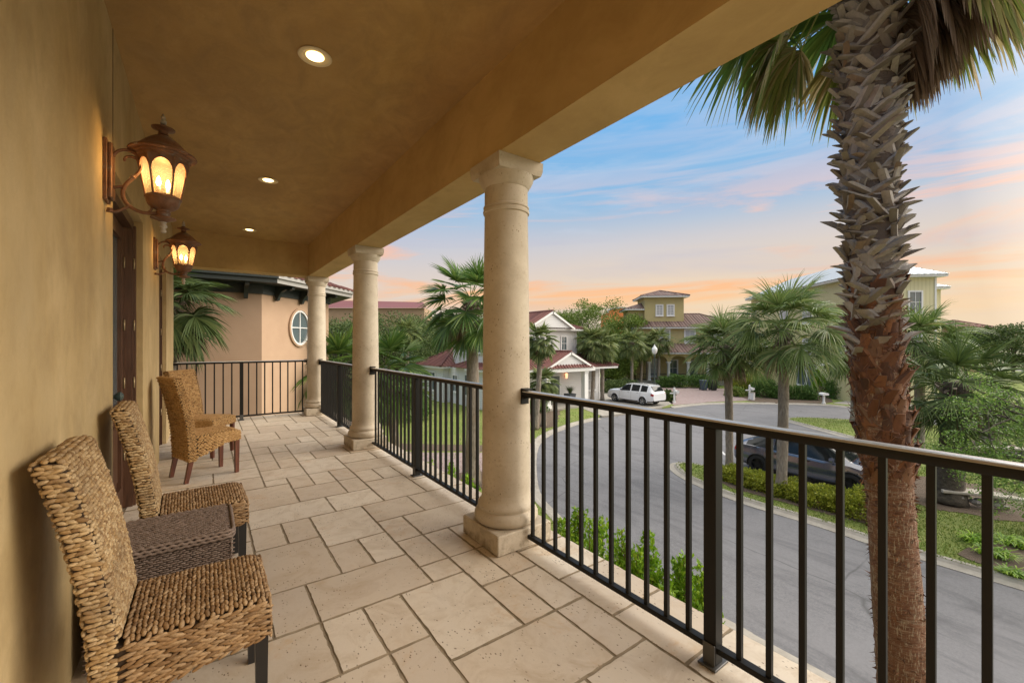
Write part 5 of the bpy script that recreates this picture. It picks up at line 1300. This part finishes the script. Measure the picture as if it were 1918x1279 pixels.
# pale yellow house behind the street palms (local frame: y runs away along the side wall)
p0 = at(1604, 36, GZ); ph = thing('sided_house', 'pale yellow sided house with a metal roof and french doors, behind the street palms', 'house', p0, math.radians(-41))
H2 = 7.05 - GZ
B().box(0, 6.2, 0, 19, 0, H2).build('wall', 'yellow_siding', ph); B().box(6.2, 8.6, 2.4, 12, 0, H2 - .75).build('wall', 'yellow_siding', ph)
B().box(-.03, 6.23, -.03, 19.03, 2.9, 3.12).build('trim_band', 'white_trim', ph)
for x, y in ((0, 0), (6.2, 0)): B().box(x - .1, x + .04, y - .04, y + .1, 0, H2 - .2).build('corner_board', 'white_trim', ph)
eave(ph, 0, 6.2, 0, 19, H2 + .02, .55); eave(ph, 6.2, 8.6, 2.4, 12, H2 - .72, .45)
def seam_roof(x0, x1, y0, y1, z, h, ov):
    b = B(); global M; X0, X1, Y0, Y1 = x0 - ov, x1 + ov, y0 - ov, y1 + ov; i = (X1 - X0) / 2; xm = (X0 + X1) / 2
    r0, r1 = (xm, Y0 + i, z + h), (xm, Y1 - i, z + h)
    for c in (((X0, Y0, z), (X1, Y0, z), r0, r0), ((X1, Y1, z), (X0, Y1, z), r1, r1), ((X0, Y1, z), (X0, Y0, z), r0, r1), ((X1, Y0, z), (X1, Y1, z), r1, r0)): roof_face(b, *c, .5, .03)
    b.build('roof', 'metal_roof', ph, fixn=False)
seam_roof(0, 6.2, 0, 19, H2 + .02, 2.0, .6); seam_roof(6.2, 8.6, 2.4, 12, H2 - .72, .8, .5)
for y in (6.15, 7.95):
    f = window(ph, (0, y, 1.85), (0, -1, 0), 1.35, 2.1, 1, 1, sill=False, fw=.16, gm='window_glass', name='french_door')
for y, z in ((2.0, 5.2), (6.9, 4.6), (11.2, 4.6), (15.5, 4.6), (6.9, 7.9), (11.2, 7.9)):
    window(ph, (0, y, z), (0, -1, 0), 1.3, 1.6, 2, 2, fw=.13, gm='blind_glass')
for x, z in ((4.6, 8.5), (1.5, 8.5), (4.6, 5.2)): window(ph, (x, 0, z), (1, 0, 0), .9, 1.7, 2, 2, fw=.13, gm='window_glass')
t_ = NT('sunset_pane'); t_.fin((.8, .6, .3), .2); t_.b.inputs['Emission Color'].default_value = (1, .62, .16, 1); t_.b.inputs['Emission Strength'].default_value = .75  # golden emission stands in for the sunset's reflection, no lamp behind it
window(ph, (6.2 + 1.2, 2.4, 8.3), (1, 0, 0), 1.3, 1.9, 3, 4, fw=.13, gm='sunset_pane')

def far_block(name, lab, u0, u1, D, vt, mat, cat='building', depth=8, extra=None):
    a, c = at(u0, D), at(u1, D); m = (a + c) / 2; m.z = G; t = thing(name, lab, cat, m, -math.atan2(FS, FC)); w = (c - a).length / 2; h = zat(vt, D) - G
    B().box(-w, w, 0, depth, 0, h).build('wall', mat, t); return t, w, h
t, w, h = far_block('orange_building', 'orange building with a curved grey parapet behind the green trees', 1140, 1197, 92, 586, 'orange_stucco')
b = B(); pr = [(-w, h)] + [(-.6 + 3.0 * math.cos(a), h + .95 * math.sin(a)) for a in [PI - PI * i / 16 for i in range(17)]] + [(w, h)]
b.rings([[(x, y, z) for x, z in pr] + [(w, y, h - .5), (-w, y, h - .5)] for y in (-.02, .6)]); b.build('parapet', 'orange_stucco', t)
b = B(); b.rings([[(x, y, z + o_) for y, o_ in ((-.2, .02), (-.2, .28), (.6, .28), (.6, .02))] for x, z in pr]); b.build('cornice', 'metal_roof', t)
b = B(); b.box(2.2, 2.5, -.05, -.002, 0, h - .1); b.build('pilaster', 'metal_roof', t)
t, w, h = far_block('maroon_roofed_building', 'long low building with a maroon roof above the far trees', 560, 795, 84, 577, 'tan_stucco')
rb = B(); roof_face(rb, (-w - .5, -.5, h), (w + .5, -.5, h), (w - 1.0, 3.5, h + 1.5), (-w, 3.5, h + 2.0), 400, .01); rb.build('roof', 'maroon_roof', t, fixn=False)
t, w, h = far_block('red_roofed_house', 'distant house with a low brownish red roof at the right', 1788, 1862, 74, 614, 'tan_stucco', 'house')
rb = B(); hip_roof(rb, -w, w, 0, 7, h, 1.5, .5, .5); rb.build('roof', 'red_tile', t, fixn=False)

# ------------------------------------------------------------------ cars
def wheel(parent, x, y, R, W, rim, name='wheel'):
    s = 1 if y > 0 else -1
    b = B(); pr = [(R * .64, -W / 2), (R * .80, -W / 2), (R * .95, -W / 2 + .01), (R, -W / 2 + .035), (R, W / 2 - .035), (R * .95, W / 2 - .01), (R * .80, W / 2), (R * .64, W / 2)]
    n = 36; b.rings([[(x + r * math.cos(2 * PI * k / n), y + q_, R + r * math.sin(2 * PI * k / n)) for k in range(n)] for r, q_ in pr], False); ty = b.build(name, 'tyre', parent, 'auto')
    b = B(); yy = y + s * (W / 2 - .015)
    b.rings([[(x + r * math.cos(2 * PI * k / n), yy + s * o_, R + r * math.sin(2 * PI * k / n)) for k in range(n)] for r, o_ in ((R * .66, .0), (R * .62, .012), (R * .58, -.01), (R * .58, -.1))], False)
    b.tube([(x, yy - s * .03, R), (x, yy + s * .004, R)], .06, 14)
    for k in range(5):
        a = 2 * PI * k / 5 + .3; d = Vector((math.cos(a), 0, math.sin(a))); e_ = Vector((-math.sin(a), 0, math.cos(a)))
        b.obox(Vector((x, yy - s * .012, R)) + d * R * .33, d * R * .28, Vector((0, .012, 0)), e_ * .024)
    b.build('rim', rim, ty, 'auto'); b = B(); b.tube([(x, yy - s * .12, R), (x, yy - s * .10, R)], R * .62, 24); b.build('brake_disc', 'black_plastic', ty)
def car(name, lab, cat, loc, rotz, st, side_glass, ws, rw, whl, paint, rim, lights, tail, rails=False):
    t = thing(name, lab, cat, loc, rotz)
    st = np.array(st); X = np.linspace(st[0, 0], st[-1, 0], 150); prm = [np.interp(X, st[:, 0], st[:, i]) for i in range(1, 7)]
    k_ = np.array([1, 2, 3, 2, 1]) / 9
    for i in range(6): e = np.pad(prm[i], 2, mode='edge'); prm[i] = np.convolve(e, k_, 'valid')
    zb, zl, zt, wl, wb_, wt = prm
    def ring(i):
        z0, z1, z2, a, b_, c = zb[i], zl[i], zt[i], wl[i], wb_[i], wt[i]; P = [(0, z0), (a - .12, z0), (a - .02, z0 + .06)]
        for f in np.linspace(0, 1, 9): P.append((a + (b_ - a) * f + .035 * math.sin(f * PI) - (.03 * (1 - f)), z0 + .10 + (z1 - z0 - .10) * f))
        h = z2 - z1
        for f in (.06, .25, .5, .75, .92): P.append((b_ + (c - b_) * f ** 1.15 - .012, z1 + h * f * .96))
        P += [(c * .93, z1 + h * .985), (c * .75, z2), (c * .4, z2 + .012), (0, z2 + .015)]
        return P
    R = [ring(i) for i in range(len(X))]; m = len(R[0]); full = 2 * m - 2
    V = []
    for x, r in zip(X, R):
        V += [(x, y, z) for y, z in r] + [(x, -y, z) for y, z in r[-2:0:-1]]
    body, gl, hl, tl, dark = [], [], [], [], []
    for i in range(len(X) - 1):
        xm = (X[i] + X[i + 1]) / 2
        for j in range(full):
            k = (j + 1) % full; f = (i * full + j, i * full + k, (i + 1) * full + k, (i + 1) * full + j)
            js = j if j < m - 1 else full - 1 - j      # mirrored segment index
            c = np.mean([V[q_] for q_ in f], axis=0)
            inw = any((xm - wx) ** 2 + (c[2] - R_) ** 2 < (R_ + .045) ** 2 for wx, R_ in whl)
            if js <= 11 and abs(c[1]) > .45 and inw: continue
            hg = zt[i] - zl[i]
            if 12 <= js <= 15 and hg > .16 and any(a < xm < b_ for a, b_ in side_glass) and c[2] < zt[i] - .05: gl.append(f)
            elif js >= 16 and (ws[0] < xm < ws[1] or rw[0] < xm < rw[1]) : gl.append(f)
            elif lights[0] < xm < lights[1] and lights[2] < c[2] < lights[3] and abs(c[1]) > lights[4]: hl.append(f)
            elif tail[0] < xm < tail[1] and tail[2] < c[2] < tail[3] and abs(c[1]) > tail[4]: tl.append(f)
            elif js <= 2: dark.append(f)
            else: body.append(f)
    n = len(X); body.append(tuple(range(full))); body.append(tuple(reversed(range((n - 1) * full, n * full))))
    def part(nm, F, mt):
        if not F: return
        used = sorted({q_ for f in F for q_ in f}); mp = {q_: i for i, q_ in enumerate(used)}; b = B(); b.add([V[q_] for q_ in used], [tuple(mp[q_] for q_ in f) for f in F]); return b.build(nm, mt, t, 'auto', fixn=False)
    part('body', body, paint); part('windows', gl, 'car_glass') if False else part('glasshouse', gl, 'car_glass'); part('sill', dark, 'black_plastic'); part('taillight', tl, 'tail_red'); part('headlight', hl, 'lamp_clear')
    for wx, R_ in whl:
        for s in (-1, 1): 
            i = int(np.argmin(abs(X - wx))); y = s * (wl[i] - .10); wheel(t, wx, y, R_, .25, rim)
            b = B(); pts = [(wx + (R_ + .04) * math.cos(a), s * (wl[i] + .0), R_ + (R_ + .04) * math.sin(a)) for a in [math.radians(-12 + 204 * q_ / 24) for q_ in range(25)]]; b.tube(pts, .026, 6)
            b.rings([[(wx + (R_ + .05) * math.cos(a), s * yy, R_ + (R_ + .05) * math.sin(a)) for a in [math.radians(-15 + 210 * q_ / 20) for q_ in range(21)]] for yy in (wl[i] - .01, .55)], False, False)
            b.build('wheel_arch', 'black_plastic' if paint == 'blue_paint' else 'white_paint', t, 'auto')
    a0, b0 = side_glass[0][0], side_glass[-1][1]
    for s in (-1, 1):
        i = int(np.argmin(abs(X - (b0 - .18)))); b = B(); b.rings([[(b0 - .18 + x, s * (wb_[i] + y), zl[i] + z) for y, z in ((.04, .05), (.20, .05), (.22, .12), (.18, .19), (.06, .19))] for x in (-.05, .07)]); b.box(b0 - .2, b0 - .14, *sorted((s * (wb_[i] - .02), s * (wb_[i] + .06))), zl[i] + .03, zl[i] + .08); b.build('mirror', paint if paint != 'white_paint' else 'black_plastic', t, 'auto')
        sm = B()
        for sx in [g[1] for g in side_glass[:-1]] + [b0 + .12]:
            i = int(np.argmin(abs(X - sx))); P = R[i][3:12]; sm.tube([(X[i], s * (y + .001), z) for y, z in P], .0055, 4)
        sm.build('door_seam', 'black_plastic', t)
        for g in side_glass[-2:]:
            i = int(np.argmin(abs(X - (g[0] + .14)))); y, z = R[i][10]; b = B(); b.box(X[i] - .08, X[i] + .1, *sorted((s * (y - .01), s * (y + .025))), z - .02, z + .015, .004); b.build('door_handle', 'black_plastic' if paint == 'blue_paint' else 'silver_rim', t)
    if rails:
        for s in (-1, 1): b = B(); b.tube([(-1.9, s * .66, 1.72), (-1.75, s * .66, 1.83), (-.4, s * .67, 1.86), (.3, s * .66, 1.84), (.45, s * .66, 1.76)], .022, 6); b.build('roof_rail', 'black_plastic', t)
    return t, R, X
#        x    zb   belt  top   wl   wb   wt
SUV = [(-2.55, .50, .95, 1.00, .84, .80, .66), (-2.50, .34, 1.08, 1.12, .92, .88, .68), (-2.44, .32, 1.16, 1.24, .94, .91, .68), (-2.16, .30, 1.15, 1.69, .96, .92, .64), (-1.4, .28, 1.13, 1.75, .97, .92, .64), (-.4, .26, 1.11, 1.78, .97, .92, .66), (.2, .26, 1.09, 1.75, .97, .92, .66), (.45, .26, 1.08, 1.68, .97, .92, .64), (1.18, .27, 1.09, 1.19, .96, .92, .74), (1.9, .29, 1.04, 1.15, .95, .90, .70), (2.34, .32, .93, 1.06, .91, .86, .64), (2.50, .36, .80, .93, .84, .78, .58), (2.56, .48, .65, .72, .78, .72, .5)]
car('suv', 'white suv parked on the driveway before the white and yellow houses', 'car', (29.6, 23.2, G + .12), PI / 2, SUV, [(-1.90, -1.24), (-1.12, -.28), (-.16, .86)], (.5, 1.14), (-2.46, -2.15), [(-1.5, .38), (1.55, .38)], 'white_paint', 'silver_rim', (2.2, 2.54, .72, .98, .45), (-2.56, -2.30, .86, 1.05, .42), True)
SED = [(-2.50, .48, .80, .86, .82, .78, .6), (-2.44, .36, .98, 1.06, .92, .86, .62), (-2.2, .30, 1.05, 1.20, .96, .90, .60), (-1.8, .26, 1.06, 1.36, .98, .92, .58), (-1.2, .24, 1.03, 1.54, .99, .93, .60), (-.5, .23, 1.0, 1.64, .99, .93, .63), (.15, .23, .98, 1.64, .99, .93, .63), (.7, .23, .97, 1.50, .99, .93, .62), (1.45, .24, .97, 1.07, .98, .92, .72), (2.0, .26, .86, .98, .96, .90, .70), (2.32, .28, .74, .84, .92, .84, .62), (2.46, .32, .62, .70, .86, .76, .5), (2.5, .42, .55, .58, .8, .7, .45)]
[o for o in COL.objects if o.name == 'suv'][0].scale = (.95, .95, .95)
car('crossover', 'dark blue grey crossover parked behind the clipped hedge, nose to the right', 'car', (18.78, 6.5, G), -PI / 2, SED, [(-2.0, -1.05), (-.97, -.05), (.03, 1.15)], (.45, 1.42), (-2.1, -1.35), [(-1.5, .37), (1.5, .37)], 'blue_paint', 'dark_rim', (2.0, 2.5, .60, .80, .5), (-2.5, -2.28, .78, 1.0, .45))

# ------------------------------------------------------------------ street furniture
l0 = at(1226, 41, GZ); t = thing('street_lamp', 'street lamp with a grey post and white acorn globe, behind the white suv', 'street lamp', l0)
hh = zat(663, 41) - GZ
B().lathe([(.22, 0), (.24, .05), (.20, .12), (.17, .5), (.13, .62), (.10, .7), (.075, 1.0), (.06, hh - .2), (.09, hh - .15), (.06, hh - .08), (.12, hh - .02), (.12, hh)], n=18).build('post', 'lamp_green', t, 'auto')
B().lathe([(.12, hh), (.17, hh + .06), (.25, hh + .25), (.27, hh + .42), (.24, hh + .55), (.15, hh + .66), (.10, hh + .72)], n=24).build('globe', 'milk_globe', t, True)
B().lathe([(.11, hh + .72), (.12, hh + .75), (.04, hh + .82), (.05, hh + .87), (.0, hh + .95)], n=14).build('finial', 'milk_globe', t, 'auto')
def mailbox(u, v, lab, h, crossed=True):
    p = gp(u, v, GZ); t = thing('mailbox', lab, 'mailbox', p, -math.atan2(FS, FC), 'white post mailboxes at the kerb')
    b = B(); b.box(-.065, .065, -.065, .065, 0, h, .01); b.box(-.10, .10, -.10, .10, 0, .12, .01)
    if crossed: b.lathe([(.09, h), (.09, h + .03), (.05, h + .05), (.075, h + .10), (.06, h + .16), (0, h + .19)], n=12); b.box(-.36, .36, -.045, .045, h - .36, h - .27, .008)
    b.build('post', 'white_plastic', t, 'auto')
    b = B(); z = h - .27 if crossed else h; w = .13 if crossed else .26
    prof = [(-w, 0), (w, 0), (w, .12)] + [(w * math.cos(a), .12 + .09 * math.sin(a)) for a in (.5, 1.0, 1.57, 2.1, 2.6)] + [(-w, .12)]
    b.rings([[(x + (.2 if crossed else 0), y, z + .002 + q_) for x, q_ in prof] for y in (-.24, .24)]); bx_ = b.build('box', 'white_plastic', t, 'auto')
mailbox(1263, 755, 'white crossed mailbox post in the small mulch bed behind the suv', 1.15); mailbox(1404, 748, 'white crossed mailbox post beside the bright green shrub', 1.15); mailbox(1543, 756, 'short plain white mailbox without a cross arm, before the french door shrubs', .72, False)
p = gp(1410, 749, GZ); t = thing('utility_box', 'small pale green utility pedestal just right of the second mailbox', 'utility box', p); B().box(-.13, .13, -.13, .13, 0, .62, .02).build('cabinet', 'white_plastic', t); B().box(-.15, .15, -.15, .15, .62, .68, .01).build('cap', 'bench_stone', t)
def bin_(u, v, mat, lab, lid):
    p = gp(u, v, G + .12); t = thing('wheelie_bin', lab, 'bin', p, -math.atan2(FS, FC), 'wheeled bins before the hedge')
    B().rings([[(sx * w, sy * d_, z) for sx, sy in ((-1, -1), (1, -1), (1, 1), (-1, 1))] for z, w, d_ in ((.05, .24, .24), (.95, .31, .34), (1.0, .33, .37))]).build('body', mat, t)
    b = B(); b.rings([[(sx * w, sy * d_, z) for sx, sy in ((-1, -1), (1, -1), (1, 1), (-1, 1))] for z, w, d_ in ((1.003, .345, .385), (1.05, .34, .38), (1.10, .24, .26))]); b.build('lid', lid, t)
    for s in (-1, 1): b = B(); b.tube([(s * .27, .28, .12), (s * .33, .28, .12)], .12, 14); b.build('wheel', 'black_plastic', t, 'auto')
bin_(1318, 730.5, 'bin_blue', 'blue grey wheeled bin, left of the black one', 'bin_blue'); bin_(1336, 731, 'bin_black', 'black wheeled bin with a pale patch on its lid', 'bin_black')
p = gp(1336, 731, G + .12); 
def bench(lab, u, v, rot, L, seed):
    p = gp(u, v, GZ); t = thing('stone_bench', lab, 'bench', p, rot, 'curved stone benches by the date palms'); n = 20; b = B()
    def out(i, w): f = i / n * 2 - 1; x = L / 2 * f; c = .30 * (1 - f * f) - .15; ww_ = w * (1 - abs(f) ** 2.6 * .75); return x, c, ww_
    R = []
    for i in range(n + 1): x, c, w = out(i, .27); R.append([(x, c - w, .40), (x, c + w, .40), (x, c + w + .01, .43), (x, c + w, .475), (x, c - w, .475), (x, c - w - .01, .43)])
    b.rings(R).build('slab', 'bench_stone', t); r = random.Random(seed); b = B()
    for k in range(34):
        x = r.uniform(-.33, .33) * L; y = r.uniform(-.10, .22); z = r.uniform(.04, .33); s = r.uniform(.08, .14); b.lathe([(0, -s * .5), (s * .8, -s * .4), (s, 0), (s * .75, s * .42), (0, s * .5)], x, y, 7, False, z)
    b.build('rock_base', 'rock', t)
bench('curved pale stone bench on a rock base beside the thick dark palm', 1838, 952, math.radians(-62), 1.9, 1)
bench('farther stone bench by the small leaning palm, at the right edge', 1885, 858, math.radians(-48), 2.2, 2)

# ------------------------------------------------------------------ sky, light, camera
world = bpy.data.worlds.new('World'); S.world = world; world.use_nodes = True
nt = world.node_tree; N_ = nt.nodes; Lk = nt.links; bg = N_['Background']
class W(NT):
    def __init__(s): s.t = nt; s.n = N_; s.l = Lk
w = W(); tc = w.new('ShaderNodeTexCoord'); dirv = tc.outputs['Generated']
sp = w.new('ShaderNodeSeparateXYZ'); w.link(dirv, sp.inputs[0]); z = sp.outputs[2]
base = w.ramp(z, [(.0, srgb(205, 200, 205)), (.035, srgb(214, 205, 202)), (.09, srgb(232, 210, 188)), (.16, srgb(216, 205, 200)), (.225, srgb(196, 200, 212)), (.30, srgb(148, 188, 222)), (.45, srgb(116, 180, 232)), (.75, srgb(90, 150, 212))])
# warmer towards the sunset on the right
dt = w.new('ShaderNodeVectorMath', operation='DOT_PRODUCT'); w.link(dirv, dt.inputs[0]); dt.inputs[1].default_value = (.97, .10, .0)
az = w.ramp(dt.outputs['Value'], [(.45, (0, 0, 0)), (1.0, (1, 1, 1))])
low = w.ramp(z, [(.0, (1, 1, 1)), (.10, (.9, .9, .9)), (.30, (0, 0, 0))])
warm = w.mix(1, az, low, 'MULTIPLY')
base = w.mix(w.math('MULTIPLY', warm, .7), base, srgb(248, 214, 165))
def clouds(scale, zs, lo, hi, dist=.6, off=0.0, tilt=0.0):
    mp = w.new('ShaderNodeMapping'); mp.inputs['Scale'].default_value = (scale, scale, scale * zs); mp.inputs['Location'].default_value = (off, off * .7, off * 1.3); mp.inputs['Rotation'].default_value = (tilt, tilt * .5, 0)
    w.link(dirv, mp.inputs['Vector']); return w.ramp(w.noise(1, 6, .58, mp.outputs[0], dist), [(lo, (0, 0, 0)), (hi, (1, 1, 1))])
zm = w.ramp(z, [(.04, (0, 0, 0)), (.11, (1, 1, 1)), (.26, (.9, .9, .9)), (.36, (.25, .25, .25)), (.6, (.12, .12, .12))])
c1 = w.mix(1, clouds(1.6, 8, .475, .585, .9, 3.1), zm, 'MULTIPLY')
ccol = w.ramp(z, [(.05, srgb(255, 196, 128)), (.14, srgb(255, 186, 134)), (.24, srgb(250, 196, 172)), (.4, srgb(225, 215, 225))])
base = w.mix(w.math('MULTIPLY', c1, .85), base, ccol)
c2 = w.mix(1, clouds(1.2, 10, .50, .68, .4, 8.7), w.ramp(z, [(.02, (.2, .2, .2)), (.2, (.9, .9, .9)), (.45, (.3, .3, .3)), (.7, (.1, .1, .1))]), 'MULTIPLY')
base = w.mix(w.math('MULTIPLY', c2, .5), base, srgb(186, 188, 208))
c3 = w.mix(1, clouds(2.2, 6, .50, .75, 1.2, 5.3, .12), w.ramp(z, [(.15, (0, 0, 0)), (.3, (.8, .8, .8)), (.7, (.35, .35, .35))]), 'MULTIPLY')
base = w.mix(w.math('MULTIPLY', c3, .45), base, srgb(212, 218, 232))
sky = w.new('ShaderNodeTexSky', sky_type='NISHITA'); sky.sun_disc = False; sky.sun_elevation = math.radians(32); sky.sun_rotation = math.radians(118)
add = w.new('ShaderNodeMix', data_type='RGBA', blend_type='ADD'); add.inputs[0].default_value = .006; w.link(base, add.inputs[6]); w.link(sky.outputs[0], add.inputs[7])
# upper dome, brightened out of view to add fill light, and the glow of the low sun well to the right and behind the view
dome = w.ramp(z, [(.60, (0, 0, 0)), (.85, (1, 1, 1))])
d2 = w.new('ShaderNodeVectorMath', operation='DOT_PRODUCT'); w.link(dirv, d2.inputs[0]); d2.inputs[1].default_value = (.62, -.75, .22)
glow = w.ramp(d2.outputs['Value'], [(.55, (0, 0, 0)), (.95, (1, 1, 1))])
tot = w.mix(glow, w.mix(dome, add.outputs[2], (2.3, 2.2, 2.0)), (2.2, 1.9, 1.5))
Lk.new(tot, bg.inputs[0]); bg.inputs[1].default_value = 1.0
sd = bpy.data.lights.new('sun', 'SUN'); sd.energy = 4.6; sd.angle = math.radians(55); sd.color = (1, .92, .82)
so = bpy.data.objects.new('sun', sd); link(so)
el, azm = math.radians(32), math.radians(118)   # azimuth clockwise from +Y
dv = Vector((math.sin(azm) * math.cos(el), math.cos(azm) * math.cos(el), math.sin(el)))
so.rotation_euler = dv.to_track_quat('Z', 'Y').to_euler()
cam = bpy.data.cameras.new('camera'); co = bpy.data.objects.new('camera', cam); link(co); S.camera = co
co.location = (0, 0, EYE); co.rotation_euler = (PI / 2, 0, -math.atan(572 / 795)); cam.sensor_width = 36; cam.lens = 36 * 795 / 1918; cam.clip_start = .02; cam.clip_end = 3000
cam.shift_y = (642 - 639.5) / 1918 * 1.0
S.view_settings.view_transform = 'Standard'; S.view_settings.look = 'None'; S.view_settings.exposure = 0; S.view_settings.gamma = 1
S.cycles.max_bounces = 7; S.cycles.transparent_max_bounces = 8; S.cycles.use_denoising = True
S.cycles.sample_clamp_indirect = 6
